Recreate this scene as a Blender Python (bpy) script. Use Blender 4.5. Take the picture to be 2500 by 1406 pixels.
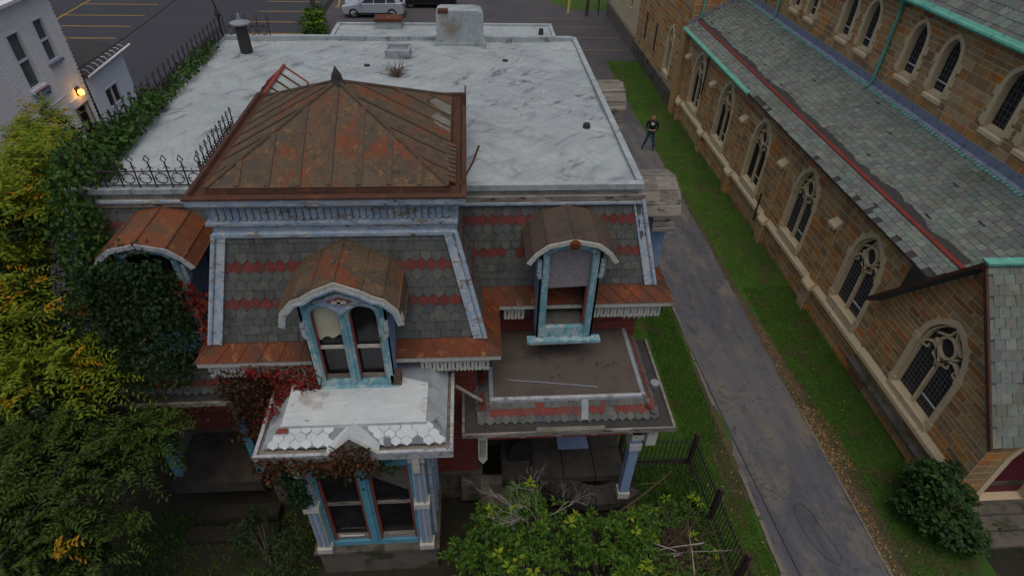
import bpy, bmesh, math, random
import numpy as np
from mathutils import Vector as V, Matrix
random.seed(7); rng = np.random.default_rng(7)
for o in list(bpy.data.objects): bpy.data.objects.remove(o)
S = bpy.context.scene; C = S.collection
R = math.radians

# ---------------------------------------------------------------- camera
cd = bpy.data.cameras.new('camera'); cam = bpy.data.objects.new('camera', cd); C.objects.link(cam)
cd.sensor_width = 36; cd.lens = 1457/2500*36; cd.clip_start = .1; cd.clip_end = 2000
right = V((.99784476, -.06116336, .02376729)); down = V((-.02010433, -.62974461, -.77654204)); fwd = V((.06246324, .77439058, -.629617))
cam.matrix_world = Matrix(((right.x, -down.x, -fwd.x, 0), (right.y, -down.y, -fwd.y, 0), (right.z, -down.z, -fwd.z, 13.2), (0, 0, 0, 1)))
S.camera = cam
# ---------------------------------------------------------------- sky, sun, exposure (dull evening light under cloud)
w = bpy.data.worlds.new('World'); S.world = w; w.use_nodes = True
sk = w.node_tree.nodes.new('ShaderNodeTexSky'); sk.sky_type = 'NISHITA'; sk.sun_disc = False
sk.sun_elevation = R(74); sk.sun_rotation = R(180); sk.air_density = .8; sk.dust_density = 6.0; sk.ozone_density = .6
bg = w.node_tree.nodes['Background']; bg.inputs[1].default_value = .145
w.node_tree.links.new(sk.outputs[0], bg.inputs[0])
sd = bpy.data.lights.new('sun', 'SUN'); so = bpy.data.objects.new('sun', sd); C.objects.link(so)
sd.energy = .5; sd.angle = R(70); sd.color = (1, .97, .86)
so.rotation_euler = (R(16), 0, 0)
S.view_settings.view_transform = 'Standard'; S.view_settings.look = 'None'; S.view_settings.gamma = 1
S.view_settings.use_curve_mapping = False; S.view_settings.exposure = -.5

# ---------------------------------------------------------------- materials
def mat(name, base, rough=.85, layers=(), bump=None, metal=0, spec=.3, emit=None, alpha=None, wave=None):
    """base: colour or list of colours picked per piece; layers: (scale, lo, hi, colour[, stretch, detail])"""
    m = bpy.data.materials.new(name); m.use_nodes = True; nt = m.node_tree; N = nt.nodes; L = nt.links
    b = N['Principled BSDF']; b.inputs['Roughness'].default_value = rough; b.inputs['Metallic'].default_value = metal
    b.inputs['Specular IOR Level'].default_value = spec
    geo = N.new('ShaderNodeNewGeometry'); oi = N.new('ShaderNodeObjectInfo')
    if isinstance(base, list):
        ad = N.new('ShaderNodeMath'); ad.operation = 'ADD'; L.new(geo.outputs['Random Per Island'], ad.inputs[0]); L.new(oi.outputs['Random'], ad.inputs[1])
        fr = N.new('ShaderNodeMath'); fr.operation = 'FRACT'; L.new(ad.outputs[0], fr.inputs[0])
        rp = N.new('ShaderNodeValToRGB'); e = rp.color_ramp.elements; n = len(base)
        rp.color_ramp.interpolation = 'LINEAR'
        while len(e) < n: e.new(.5)
        for i, c in enumerate(base): e[i].position = i/(n-1); e[i].color = (*c, 1)
        L.new(fr.outputs[0], rp.inputs[0]); col = rp.outputs[0]
    else:
        rg = N.new('ShaderNodeRGB'); rg.outputs[0].default_value = (*base, 1); col = rg.outputs[0]
    def noise(scale, stretch, detail, dist=0, warp=0, rot=0):
        mp = N.new('ShaderNodeMapping'); mp.vector_type = 'TEXTURE'; mp.inputs['Scale'].default_value = tuple(1/q for q in stretch); mp.inputs['Rotation'].default_value = (0, 0, rot); src = geo.outputs['Position']
        if warp:
            wn = N.new('ShaderNodeTexNoise'); wn.inputs['Scale'].default_value = .55; wn.inputs['Detail'].default_value = 2; L.new(src, wn.inputs['Vector'])
            vm = N.new('ShaderNodeVectorMath'); vm.operation = 'MULTIPLY_ADD'; L.new(wn.outputs['Color'], vm.inputs[0]); vm.inputs[1].default_value = (warp, warp, 0); L.new(src, vm.inputs[2]); src = vm.outputs[0]
        L.new(src, mp.inputs[0])
        nz = N.new('ShaderNodeTexNoise'); nz.inputs['Scale'].default_value = scale; nz.inputs['Detail'].default_value = detail; nz.inputs['Roughness'].default_value = .62
        nz.inputs['Distortion'].default_value = dist
        L.new(mp.outputs[0], nz.inputs['Vector']); return nz.outputs[0]
    for ly in layers:
        sc, lo, hi, c = ly[:4]; st = ly[4] if len(ly) > 4 else (1, 1, 1); de = ly[5] if len(ly) > 5 else 5; di = ly[6] if len(ly) > 6 else 0
        f = noise(sc, st, de, di, *(ly[7:9] if len(ly) > 7 else ()))
        if lo > hi:      # thin lines along the middle level of the noise
            s1 = N.new('ShaderNodeMath'); s1.operation = 'SUBTRACT'; L.new(f, s1.inputs[0]); s1.inputs[1].default_value = .5
            s2 = N.new('ShaderNodeMath'); s2.operation = 'ABSOLUTE'; L.new(s1.outputs[0], s2.inputs[0]); f = s2.outputs[0]
        mr = N.new('ShaderNodeMapRange'); mr.inputs[1].default_value = lo; mr.inputs[2].default_value = hi; L.new(f, mr.inputs[0])
        fac = mr.outputs[0]
        if len(ly) > 9:
            g = noise(ly[9][0], (1, 1, 1), 4); m3 = N.new('ShaderNodeMapRange'); m3.inputs[1].default_value = ly[9][1]; m3.inputs[2].default_value = ly[9][2]; L.new(g, m3.inputs[0])
            ml = N.new('ShaderNodeMath'); ml.operation = 'MULTIPLY'; L.new(fac, ml.inputs[0]); L.new(m3.outputs[0], ml.inputs[1]); fac = ml.outputs[0]
        mx = N.new('ShaderNodeMix'); mx.data_type = 'RGBA'; L.new(fac, mx.inputs[0]); L.new(col, mx.inputs[6]); mx.inputs[7].default_value = (*c, 1)
        col = mx.outputs[2]
    L.new(col, b.inputs['Base Color'])
    if bump:
        f = noise(bump[0], bump[2] if len(bump) > 2 else (1, 1, 1), 6)
        bp = N.new('ShaderNodeBump'); bp.inputs['Strength'].default_value = bump[1]; bp.inputs['Distance'].default_value = .03
        L.new(f, bp.inputs['Height']); L.new(bp.outputs[0], b.inputs['Normal'])
    if emit: b.inputs['Emission Color'].default_value = (*emit[0], 1); b.inputs['Emission Strength'].default_value = emit[1]
    return m
def leafmat(name, cols):
    m = mat(name, cols, .6, [(9, .45, .75, tuple(c*.6 for c in cols[0]))], spec=.25)
    nt = m.node_tree; b = nt.nodes['Principled BSDF']; tr = nt.nodes.new('ShaderNodeBsdfTranslucent'); ms = nt.nodes.new('ShaderNodeMixShader')
    nt.links.new(b.inputs['Base Color'].links[0].from_socket, tr.inputs[0]); ms.inputs[0].default_value = .3
    nt.links.new(b.outputs[0], ms.inputs[1]); nt.links.new(tr.outputs[0], ms.inputs[2]); nt.links.new(ms.outputs[0], nt.nodes['Material Output'].inputs[0]); return m

M = {}
M['silver'] = mat('silver_roof_coating', (.345, .395, .405), .65, [(.3, .42, .68, (.295, .34, .355), (1, 1, 1), 5), (.9, .44, .72, (.40, .45, .46), (.7, 1.5, 1), 8, .2, .5, .2), (1.4, .46, .68, (.25, .29, .305), (.6, 1.7, 1), 11, .5, .7, .75, (.22, .36, .52)), (2.2, .50, .68, (.20, .235, .25), (.5, 1.9, 1), 11, .5, .8, -.6, (.25, .38, .52)), (2.0, .55, .65, (.085, .10, .11), (.6, 1.7, 1), 13, .6, .7, .9, (.3, .43, .55)), (7, .5, .72, (.27, .31, .325), (.3, 1.6, 1), 8, .3, .6, 1.9), (12, .56, .72, (.43, .485, .495), (.3, 2.4, 1), 7, .2, .6, .4), (.7, .66, .76, (.23, .2, .16), (1, 1, 1), 6), (40, .6, .8, (.25, .285, .295))], (5, .12), spec=.3)
M['whiteroof'] = mat('white_bay_roof_coating', (.50, .55, .565), .6, [(1.5, .46, .7, (.42, .465, .48), (1, 1, 1), 7), (6, .5, .7, (.57, .62, .63), (.5, 1.6, 1), 8), (1.1, .60, .72, (.24, .2, .15), (1, 1, 1), 8), (9, .62, .7, (.2, .215, .22), (.5, 1.4, 1), 9)], (6, .3), spec=.35)
M['silverslate'] = mat('silver_painted_slate', [(.50, .565, .58), (.62, .68, .69), (.56, .62, .63)], .5, [(6, .55, .75, (.42, .47, .48)), (30, .66, .8, (.25, .26, .27))], (20, .3), spec=.4)
M['greymetal'] = mat('grey_flashing', (.22, .25, .28), .5, [(3, .5, .7, (.14, .15, .17)), (14, .6, .75, (.32, .34, .36))], (9, .2), spec=.4)
M['rust'] = mat('rusted_tin', [(.108, .076, .046), (.122, .082, .048), (.098, .072, .048), (.116, .084, .054)], .88, [(1.25, .49, .58, (.165, .055, .024), (1, 1, 1), 9, .5), (3.0, .49, .60, (.078, .064, .046), (1, 1, 1), 10), (7, .56, .66, (.20, .108, .045), (1, 1, 1), 9), (20, .54, .66, (.055, .045, .036), (1, 1, 1), 6), (2.0, .62, .68, (.045, .038, .034), (1, 1, 1), 9)], (16, .7))
M['greyrust'] = mat('dark_seam_tin', (.082, .062, .045), .85, [(3, .5, .62, (.125, .075, .042), (1, 1, 1), 8), (9, .56, .66, (.05, .042, .036), (1, 1, 1), 8)], (16, .4))
M['rustdark'] = mat('dark_rusted_gutter', (.07, .032, .02), .85, [(4, .5, .65, (.11, .045, .023), (1, 1, 1), 8), (16, .56, .68, (.035, .022, .017))], (14, .5))
M['redtin'] = mat('red_painted_tin', [(.125, .032, .012), (.145, .037, .013), (.11, .031, .013)], .7, [(1.6, .48, .60, (.08, .036, .02), (1, 1, 1), 9), (5, .57, .65, (.21, .10, .035), (1, 1, 1), 9), (2.6, .56, .64, (.18, .04, .010), (1, 1, 1), 8), (24, .60, .70, (.045, .026, .018)), (50, .62, .72, (.19, .085, .04))], (12, .45), spec=.25)
M['redgut'] = mat('red_metal_strip', (.19, .03, .022), .6, [(3, .48, .66, (.12, .026, .02), (1, 1, 1), 7), (14, .6, .7, (.09, .05, .04), (1, 1, 1), 8)], spec=.3)
M['blue'] = mat('peeling_pale_blue_paint', (.255, .355, .47), .85, [(3.5, .46, .60, (.38, .44, .50), (1, 1, .4), 8), (8, .555, .60, (.22, .2, .17), (.3, 1, 1.2), 9), (22, .53, .61, (.46, .48, .47), (.35, 1, 1), 7), (14, .62, .66, (.13, .09, .065), (.5, 1, 1), 8), (1.2, .56, .7, (.30, .33, .36), (1, 1, 1), 6)], (18, .5))
M['bluedeep'] = mat('blue_paint', (.17, .26, .41), .8, [(4, .53, .66, (.26, .34, .45), (1, 1, .4), 8), (12, .60, .66, (.2, .17, .14), (1, 1, 1), 8)], (14, .35))
M['turq'] = mat('peeling_turquoise_paint', (.135, .32, .385), .8, [(5, .49, .57, (.31, .44, .46), (1, 1, .5), 9), (11, .55, .61, (.42, .45, .43), (1, 1, .6), 8), (6, .635, .68, (.16, .085, .05), (1, 1, .6), 8), (2, .58, .7, (.10, .27, .35))], (16, .4))
M['teal'] = mat('faded_teal_paint', (.09, .28, .38), .75, [(4, .55, .7, (.06, .19, .29)), (12, .64, .72, (.30, .30, .29))], (14, .3))
M['cream'] = mat('peeling_cream_paint', (.46, .47, .42), .85, [(6, .54, .64, (.36, .37, .36), (1, 1, 1), 8), (13, .60, .66, (.20, .15, .115), (1, 1, 1), 8), (4, .6, .7, (.32, .38, .45))], (16, .4))
M['redpaint'] = mat('red_trim_paint', (.25, .055, .04), .75, [(8, .58, .7, (.16, .06, .05)), (20, .66, .74, (.34, .24, .2))], (14, .3))
M['wood'] = mat('weathered_board', [(.165, .155, .13), (.21, .195, .165), (.135, .125, .105)], .9, [(5, .5, .66, (.30, .285, .255), (.3, 2.2, 1), 8), (8, .56, .64, (.075, .062, .05), (.4, 3, 1), 8)], (14, .6, (.4, 3, 1)))
M['slate'] = mat('grey_green_slate', [(.070, .080, .074), (.105, .115, .104), (.088, .10, .098), (.125, .132, .112), (.076, .086, .084), (.108, .12, .102)], .75, [(9, .5, .68, (.066, .075, .072), (1, 1, 1), 8), (30, .60, .74, (.165, .175, .155)), (5, .62, .7, (.095, .105, .13)), (3, .56, .68, (.06, .062, .058), (1, 1, .3), 8)], (22, .4), spec=.3)
M['slatedark'] = mat('dark_slate', [(.055, .065, .08), (.075, .085, .1)], .7, [(10, .55, .75, (.11, .12, .12))], (22, .3), spec=.35)
M['slatered'] = mat('red_slate', [(.155, .036, .030), (.18, .042, .033), (.13, .034, .03), (.165, .038, .031)], .8, [(10, .5, .7, (.10, .034, .03), (1, 1, 1), 8), (26, .60, .74, (.21, .085, .07)), (1.5, .52, .66, (.12, .06, .052), (1, 1, 1), 8)], (22, .35))
M['chslate'] = mat('church_slate', [(.155, .2, .172), (.118, .152, .135), (.195, .235, .195), (.125, .122, .132), (.17, .215, .178), (.095, .125, .117), (.15, .192, .168), (.2, .21, .16), (.11, .11, .118), (.165, .21, .185), (.138, .132, .138), (.155, .2, .162)], .75, [(7, .53, .7, (.10, .125, .108), (1, 1, 1), 8), (24, .6, .72, (.24, .27, .22)), (.8, .54, .68, (.11, .12, .09), (1, 1, 1), 8)], (22, .4), spec=.3)
M['tar'] = mat('tar_and_felt', (.045, .043, .042), .85, [(5, .5, .7, (.028, .028, .03)), (15, .62, .74, (.11, .1, .09))], (14, .5))
M['porchtar'] = mat('brown_tar_roof', (.085, .072, .06), .85, [(1.5, .5, .7, (.055, .048, .043)), (4, .6, .72, (.12, .092, .066), (1, 1, 1), 8), (.9, .60, .7, (.13, .052, .035)), (30, .66, .78, (.16, .145, .13)), (2.5, .62, .68, (.033, .033, .036), (1, 1, 1), 8, 2)], (9, .5))
M['brick'] = mat('red_brick', [(.16, .032, .022), (.2, .042, .028), (.135, .028, .022), (.18, .05, .034)], .9, [(14, .56, .74, (.1, .03, .024))], (40, .4))
M['mortarred'] = mat('dark_mortar', (.15, .085, .07), .95, [(20, .5, .7, (.1, .05, .042))])
M['stone'] = mat('brown_ashlar', [(.36, .225, .09), (.47, .30, .12), (.27, .18, .085), (.52, .34, .14), (.58, .20, .03), (.40, .26, .11), (.21, .145, .085), (.50, .16, .035), (.44, .33, .17), (.30, .10, .04), (.42, .27, .10), (.50, .37, .2), (.34, .25, .14), (.54, .27, .06), (.26, .2, .13)], .9, [(4, .5, .70, (.28, .185, .09), (1, 1, 1), 8), (17, .56, .72, (.46, .32, .16)), (2.2, .62, .70, (.44, .165, .04), (1, 1, 1), 7), (9, .6, .7, (.2, .145, .09), (1, 1, 1), 8), (2.4, .58, .70, (.19, .145, .09), (1, 1, .18), 7)], (16, .8))
M['mortar'] = mat('tan_mortar', (.60, .49, .32), .95, [(12, .5, .7, (.47, .38, .24))], (30, .3))
M['lime'] = mat('cream_limestone', (.60, .50, .31), .85, [(3, .5, .74, (.50, .415, .255), (1, 1, 1), 7), (16, .6, .76, (.66, .56, .37)), (6, .66, .76, (.33, .275, .185), (1, 1, 1), 8), (5, .60, .74, (.36, .3, .205), (1, 1, .15), 6)], (24, .3))
M['limegrey'] = mat('grey_weathered_limestone', (.115, .104, .084), .9, [(3, .46, .68, (.06, .056, .048), (1, 1, 1), 8), (16, .6, .76, (.165, .15, .12)), (1.5, .54, .64, (.045, .05, .028), (1, 1, 1), 7)], (24, .5))
M['floorstone'] = mat('shade_darkened_porch_stone', (.058, .053, .044), .9, [(2.5, .45, .66, (.03, .028, .025), (1, 1, 1), 8), (16, .6, .76, (.09, .083, .068))], (24, .5))  # stone colour darkened to carry the shade under the porch roofs
M['copper'] = mat('green_copper_patina', (.12, .39, .30), .75, [(3, .5, .66, (.085, .27, .23), (1, 1, 1), 7), (10, .58, .68, (.2, .5, .4)), (5, .62, .69, (.045, .07, .055), (1, 1, 1), 8)], (12, .3))
M['lead'] = mat('blue_grey_lead', (.215, .255, .335), .7, [(6, .5, .66, (.13, .155, .215), (1, 1, 1), 7), (14, .58, .7, (.3, .335, .4))], (9, .9), spec=.3)
M['glass'] = mat('dark_window_glass', (.008, .009, .011), .12, [(2.5, .5, .7, (.02, .022, .026))], spec=.55)
M['leadglass'] = mat('leaded_glass', (.012, .013, .018), .25, [(8, .5, .7, (.03, .032, .045))], (26, .5), spec=.5)
M['came'] = mat('lead_came', (.13, .13, .135), .6)
M['whitebar'] = mat('white_vent_bar', (.6, .63, .66), .5)
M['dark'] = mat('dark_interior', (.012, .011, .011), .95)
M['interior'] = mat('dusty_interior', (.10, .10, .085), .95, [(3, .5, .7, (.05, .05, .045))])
M['shade'] = mat('torn_cream_blind', (.50, .50, .36), .8, [(3, .5, .7, (.42, .42, .3))])
M['osb'] = mat('weathered_chipboard', (.21, .20, .215), .9, [(9, .48, .62, (.31, .29, .31), (1, 1, 1.6), 6, 3), (14, .56, .66, (.12, .11, .13), (1, 1, 1.6), 6, 3)], (18, .4))
M['iron'] = mat('black_iron', (.02, .018, .021), .6, [(12, .6, .72, (.06, .03, .022))], spec=.4)
M['ironred'] = mat('dark_purple_iron', (.036, .02, .028), .7, [(10, .58, .7, (.08, .03, .022))])
M['asphalt'] = mat('old_asphalt', (.090, .093, .108), .9, [(.55, .40, .62, (.122, .122, .120), (2.4, .3, 1), 5), (.6, .46, .66, (.064, .068, .083), (2.2, .35, 1), 5), (1.3, .52, .66, (.145, .134, .11), (1, .5, 1), 9), (2.2, .58, .68, (.055, .058, .066), (1, .5, 1), 9), (60, .56, .75, (.15, .15, .15)), (30, .58, .75, (.06, .062, .07)), (.55, .006, .001, (.05, .052, .058), (1, 1, 1), 10)], (55, .6))
M['lot'] = mat('dark_lot_asphalt', (.043, .045, .057), .92, [(.15, .45, .7, (.052, .054, .064), (1, 1, 1), 6), (40, .64, .78, (.085, .085, .085)), (3, .735, .76, (.17, .15, .1), (1, 1, 1), 9)], (30, .4))
M['lotold'] = mat('worn_lot_asphalt', (.076, .074, .078), .92, [(.25, .45, .68, (.06, .06, .066), (1, 1, 1), 7), (.3, .006, .001, (.04, .04, .044), (1, 1, 1), 9), (40, .64, .78, (.12, .115, .105))], (30, .4))
M['yellow'] = mat('worn_yellow_paint', (.42, .27, .03), .8, [(5, .5, .68, (.16, .12, .06), (1, 1, 1), 8)])
M['yellowdull'] = mat('faded_yellow_paint', (.20, .15, .055), .85, [(5, .46, .66, (.085, .08, .07), (1, 1, 1), 8)])
M['kerb'] = mat('old_concrete_kerb', (.155, .14, .115), .9, [(3, .5, .7, (.1, .09, .075)), (14, .6, .75, (.2, .185, .15))], (20, .6))
M['grass'] = mat('mown_grass', (.034, .086, .009), .95, [(.6, .40, .62, (.052, .115, .011), (1, 1, 1), 6), (1.8, .52, .66, (.020, .050, .008), (1, 1, 1), 8), (20, .52, .72, (.06, .115, .016)), (.9, .53, .63, (.08, .068, .03), (1, 1, 1), 9), (3.5, .56, .66, (.06, .075, .014), (1, 1, 1), 8)], (40, 1))
M['soil'] = mat('bare_soil', (.027, .022, .016), .95, [(1.2, .45, .65, (.014, .020, .009), (1, 1, 1), 7), (5, .55, .7, (.042, .032, .022), (1, 1, 1), 7), (18, .6, .75, (.012, .010, .009))], (18, 1))
M['verge'] = mat('dirt_verge', (.085, .062, .04), .95, [(2, .48, .66, (.045, .058, .018), (1, 1, 1), 8), (10, .6, .74, (.13, .095, .06))], (22, 1))
M['blade'] = mat('grass_blades', [(.032, .105, .007), (.045, .135, .010), (.022, .075, .007), (.068, .15, .016), (.038, .115, .009)], .8)
M['litter'] = mat('fallen_leaves', [(.2, .105, .025), (.25, .16, .05), (.13, .066, .025), (.32, .25, .12), (.09, .055, .025), (.16, .13, .04)], .8)
M['whitebrick'] = mat('white_painted_brick', (.82, .82, .79), .85, [(3, .5, .7, (.72, .725, .71), (1, 1, 1), 7), (20, .6, .75, (.62, .625, .61))], (30, .3))
M['whitesiding'] = mat('white_siding', (.66, .73, .77), .7, [(4, .55, .7, (.58, .65, .7))], spec=.3)
M['whitetrim'] = mat('white_trim', (.68, .7, .72), .6)
M['stucco'] = mat('cream_stucco', (.56, .48, .30), .9, [(2, .5, .7, (.5, .42, .26))], (20, .3))
M['greypaint'] = mat('window_reflective_glass', (.06, .085, .08), .15, [(.7, .45, .6, (.10, .135, .12))], spec=.6)
M['carsilver'] = mat('silver_car_paint', (.42, .47, .53), .35, [(1.5, .5, .7, (.38, .43, .49))], metal=.25, spec=.5)
M['cardark'] = mat('black_car_paint', (.012, .014, .018), .25, spec=.5)
M['tyre'] = mat('tyre_rubber', (.018, .018, .018), .9)
M['rim'] = mat('alloy_rim', (.35, .36, .38), .35, metal=.7)
M['redlamp'] = mat('red_lamp_lens', (.35, .02, .03), .25)
M['clearlamp'] = mat('clear_lamp_lens', (.5, .52, .55), .2)
M['skin'] = mat('skin', (.45, .24, .17), .6)
M['hair'] = mat('short_hair', (.16, .1, .07), .8)
M['blackcloth'] = mat('black_cotton', (.012, .012, .014), .9)
M['denim'] = mat('blue_denim', (.035, .06, .13), .9, [(6, .5, .7, (.06, .09, .17))])
M['shoe'] = mat('dark_shoes', (.02, .02, .02), .7)
M['bark'] = mat('grey_bark', (.11, .09, .07), .95, [(8, .5, .7, (.06, .05, .04), (1, 1, .3)), (3, .6, .72, (.16, .14, .11))], (14, .8, (2, 2, .4)))
M['twig'] = mat('pale_dead_twigs', (.30, .275, .25), .9, [(10, .5, .7, (.17, .14, .125))])
M['polewood'] = mat('brown_pole_wood', (.10, .066, .046), .9, [(6, .5, .7, (.06, .042, .03), (2, 2, .3))])
M['leafA'] = leafmat('ailanthus_leaf', [(.13, .21, .012), (.21, .29, .014), (.155, .235, .013), (.27, .295, .016), (.085, .155, .011), (.175, .255, .012), (.32, .27, .016)])
M['leafO'] = leafmat('orange_leaf', [(.50, .20, .008), (.46, .30, .012), (.36, .3, .015), (.55, .22, .01)])
M['leafD'] = leafmat('dark_ivy_and_inner_shade_leaf', [(.018, .044, .014), (.026, .062, .015), (.014, .032, .012), (.036, .078, .016), (.022, .05, .014)])
M['leafG'] = leafmat('mid_green_ailanthus_leaf', [(.032, .07, .009), (.058, .108, .011), (.04, .083, .010), (.088, .13, .012), (.02, .048, .008)])
M['leafY'] = leafmat('yellow_green_leaf', [(.25, .33, .016), (.16, .28, .015), (.32, .36, .02)])
M['leafI'] = leafmat('green_vine_leaf', [(.04, .105, .018), (.062, .14, .02), (.03, .075, .015), (.09, .17, .022)])
M['leafR'] = leafmat('red_creeper_leaf', [(.26, .016, .018), (.16, .03, .02), (.32, .02, .022), (.12, .05, .02), (.2, .05, .025)])
M['leafB'] = leafmat('brown_red_creeper_leaf', [(.10, .03, .018), (.052, .042, .015), (.034, .046, .014), (.14, .035, .02), (.075, .045, .018)])
M['leafS'] = leafmat('shrub_leaf', [(.038, .11, .012), (.06, .155, .014), (.027, .078, .011), (.095, .19, .015), (.046, .13, .012), (.14, .21, .016)])
M['leafH'] = leafmat('hydrangea_leaf', [(.024, .062, .018), (.035, .088, .02), (.018, .046, .015), (.05, .12, .02), (.028, .072, .018)])
M['brush'] = mat('dead_brush', [(.10, .06, .045), (.07, .045, .035), (.14, .1, .075)], .95)
M['maroon'] = mat('maroon_door_paint', (.10, .012, .022), .6, [(6, .55, .7, (.07, .01, .016))])
M['yellowpost'] = mat('yellow_post_paint', (.62, .5, .16), .6)
M['greywhite'] = mat('peeling_grey_white_paint', (.34, .37, .40), .85, [(5, .5, .62, (.22, .23, .24), (1, 1, 1), 8), (14, .56, .64, (.46, .48, .48), (1, 1, 1), 8), (9, .6, .66, (.16, .11, .08), (1, 1, 1), 8)], (16, .5))
M['hoodred'] = mat('rusty_red_hood_tin', [(.15, .05, .022), (.17, .058, .024), (.115, .058, .032)], .8, [(1.8, .48, .6, (.095, .06, .038), (1, 1, 1), 8), (6, .56, .66, (.22, .09, .03), (1, 1, 1), 8), (24, .6, .72, (.05, .035, .025))], (14, .5))
M['hoodbrown'] = mat('dull_brown_tin', [(.085, .062, .046), (.075, .057, .045), (.095, .066, .046)], .88, [(1.6, .5, .62, (.055, .045, .038), (1, 1, 1), 9), (5, .57, .68, (.13, .07, .038), (1, 1, 1), 9), (22, .58, .7, (.045, .037, .031))], (16, .6))
M['gold'] = mat('amber_lamp_glass', (.9, .45, .05), .4, emit=((1, .42, .04), 14))

# ---------------------------------------------------------------- mesh helpers
def tag(o, label=None, cat=None, group=None, kind=None):
    if label: o['label'] = label
    if cat: o['category'] = cat
    if group: o['group'] = group
    if kind: o['kind'] = kind
    return o
def link(o, parent=None):
    C.objects.link(o)
    if parent is not None:
        o.parent = parent; o.matrix_parent_inverse = PW.get(parent.name, Matrix.Identity(4))
    return o
PW = {}
def thing(name, loc, label, cat, group=None):
    o = bpy.data.objects.new(name, None); o.location = loc; o.empty_display_size = .2; link(o)
    PW[o.name] = Matrix.Translation(-V(loc)); return tag(o, label, cat, group)
def part_empty(name, parent):      # a part that is only the parent of sub-parts
    o = bpy.data.objects.new(name, None); o.empty_display_size = .1; return link(o, parent)
class F:
    def __init__(s, o, u, v, n=None):
        s.o = V(o); s.u = V(u).normalized(); s.v = V(v).normalized(); s.n = V(n).normalized() if n else s.u.cross(s.v)
    def P(s, a, b, c=0): return s.o+s.u*a+s.v*b+s.n*c
    def mat(s, a=0, b=0, c=0, sx=1, sy=1, sz=1):
        p = s.P(a, b, c); u = s.u*sx; v = s.v*sy; n = s.n*sz
        return Matrix(((u.x, v.x, n.x, p.x), (u.y, v.y, n.y, p.y), (u.z, v.z, n.z, p.z), (0, 0, 0, 1)))
ID = F((0, 0, 0), (1, 0, 0), (0, 1, 0))
class MB:
    def __init__(s): s.v = []; s.f = []; s.m = []; s.mi = 0
    def add(s, vs, fs):
        b = len(s.v); s.v += [tuple(x) for x in vs]
        for f in fs: s.f.append(tuple(i+b for i in f)); s.m.append(s.mi)
        return s
    def poly(s, pts): return s.add(pts, [tuple(range(len(pts)))])
    def box(s, x0, x1, y0, y1, z0, z1, fr=None):
        vs = [(x0, y0, z0), (x1, y0, z0), (x1, y1, z0), (x0, y1, z0), (x0, y0, z1), (x1, y0, z1), (x1, y1, z1), (x0, y1, z1)]
        if fr: vs = [fr.P(*p) for p in vs]
        return s.add(vs, [(3, 2, 1, 0), (4, 5, 6, 7), (0, 1, 5, 4), (1, 2, 6, 5), (2, 3, 7, 6), (3, 0, 4, 7)])
    def prism(s, pts, c0, c1, fr):     # polygon in frame (a,b), extruded in n from c0 to c1
        n = len(pts); vs = [fr.P(a, b, c0) for a, b in pts]+[fr.P(a, b, c1) for a, b in pts]
        fs = [tuple(range(n-1, -1, -1)), tuple(range(n, 2*n))]+[(i, (i+1) % n, n+(i+1) % n, n+i) for i in range(n)]
        return s.add(vs, fs)
    def hexa(s, a, b):                 # two quads (lists of 4 points)
        return s.add(list(a)+list(b), [(3, 2, 1, 0), (4, 5, 6, 7)]+[(i, (i+1) % 4, 4+(i+1) % 4, 4+i) for i in range(4)])
    def tube(s, pts, r, n=6, cap=True):
        pts = [V(p) for p in pts]; rs = r if isinstance(r, (list, tuple)) else [r]*len(pts); b = len(s.v); k = len(pts)
        for i, p in enumerate(pts):
            d = (pts[min(i+1, k-1)]-pts[max(i-1, 0)]).normalized(); up = V((0, 0, 1)) if abs(d.z) < .9 else V((1, 0, 0))
            u = d.cross(up).normalized(); v = u.cross(d)
            for j in range(n): t = 2*math.pi*j/n; s.v.append(tuple(p+u*(math.cos(t)*rs[i])+v*(math.sin(t)*rs[i])))
        for i in range(k-1):
            for j in range(n): s.f.append((b+i*n+j, b+i*n+(j+1) % n, b+(i+1)*n+(j+1) % n, b+(i+1)*n+j)); s.m.append(s.mi)
        if cap:
            s.f.append(tuple(b+j for j in range(n-1, -1, -1))); s.m.append(s.mi)
            s.f.append(tuple(b+(k-1)*n+j for j in range(n))); s.m.append(s.mi)
        return s
    def lathe(s, c, prof, n=12):
        b = len(s.v); k = len(prof)
        for r, z in prof:
            for j in range(n): t = 2*math.pi*j/n; s.v.append((c[0]+r*math.cos(t), c[1]+r*math.sin(t), c[2]+z))
        for i in range(k-1):
            for j in range(n): s.f.append((b+i*n+j, b+i*n+(j+1) % n, b+(i+1)*n+(j+1) % n, b+(i+1)*n+j)); s.m.append(s.mi)
        s.f.append(tuple(b+j for j in range(n-1, -1, -1))); s.m.append(s.mi)
        s.f.append(tuple(b+(k-1)*n+j for j in range(n))); s.m.append(s.mi)
        return s
    def bar(s, pts, w, d0, d1, fr, closed=False):   # flat bar following (a,b) points in a frame
        n = len(pts); L = []; Rr = []
        for i in range(n):
            p = V(pts[i]).to_2d()
            if closed: q0 = V(pts[i-1]).to_2d(); q1 = V(pts[(i+1) % n]).to_2d()
            else: q0 = V(pts[max(i-1, 0)]).to_2d(); q1 = V(pts[min(i+1, n-1)]).to_2d()
            t = (q1-q0).normalized(); nn = V((-t.y, t.x)); L.append(p+nn*w/2); Rr.append(p-nn*w/2)
        for i in range(n if closed else n-1):
            j = (i+1) % n
            a = [fr.P(*Rr[i], d0), fr.P(*Rr[j], d0), fr.P(*L[j], d0), fr.P(*L[i], d0)]
            b = [fr.P(*Rr[i], d1), fr.P(*Rr[j], d1), fr.P(*L[j], d1), fr.P(*L[i], d1)]
            s.hexa(a, b)
        return s
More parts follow.
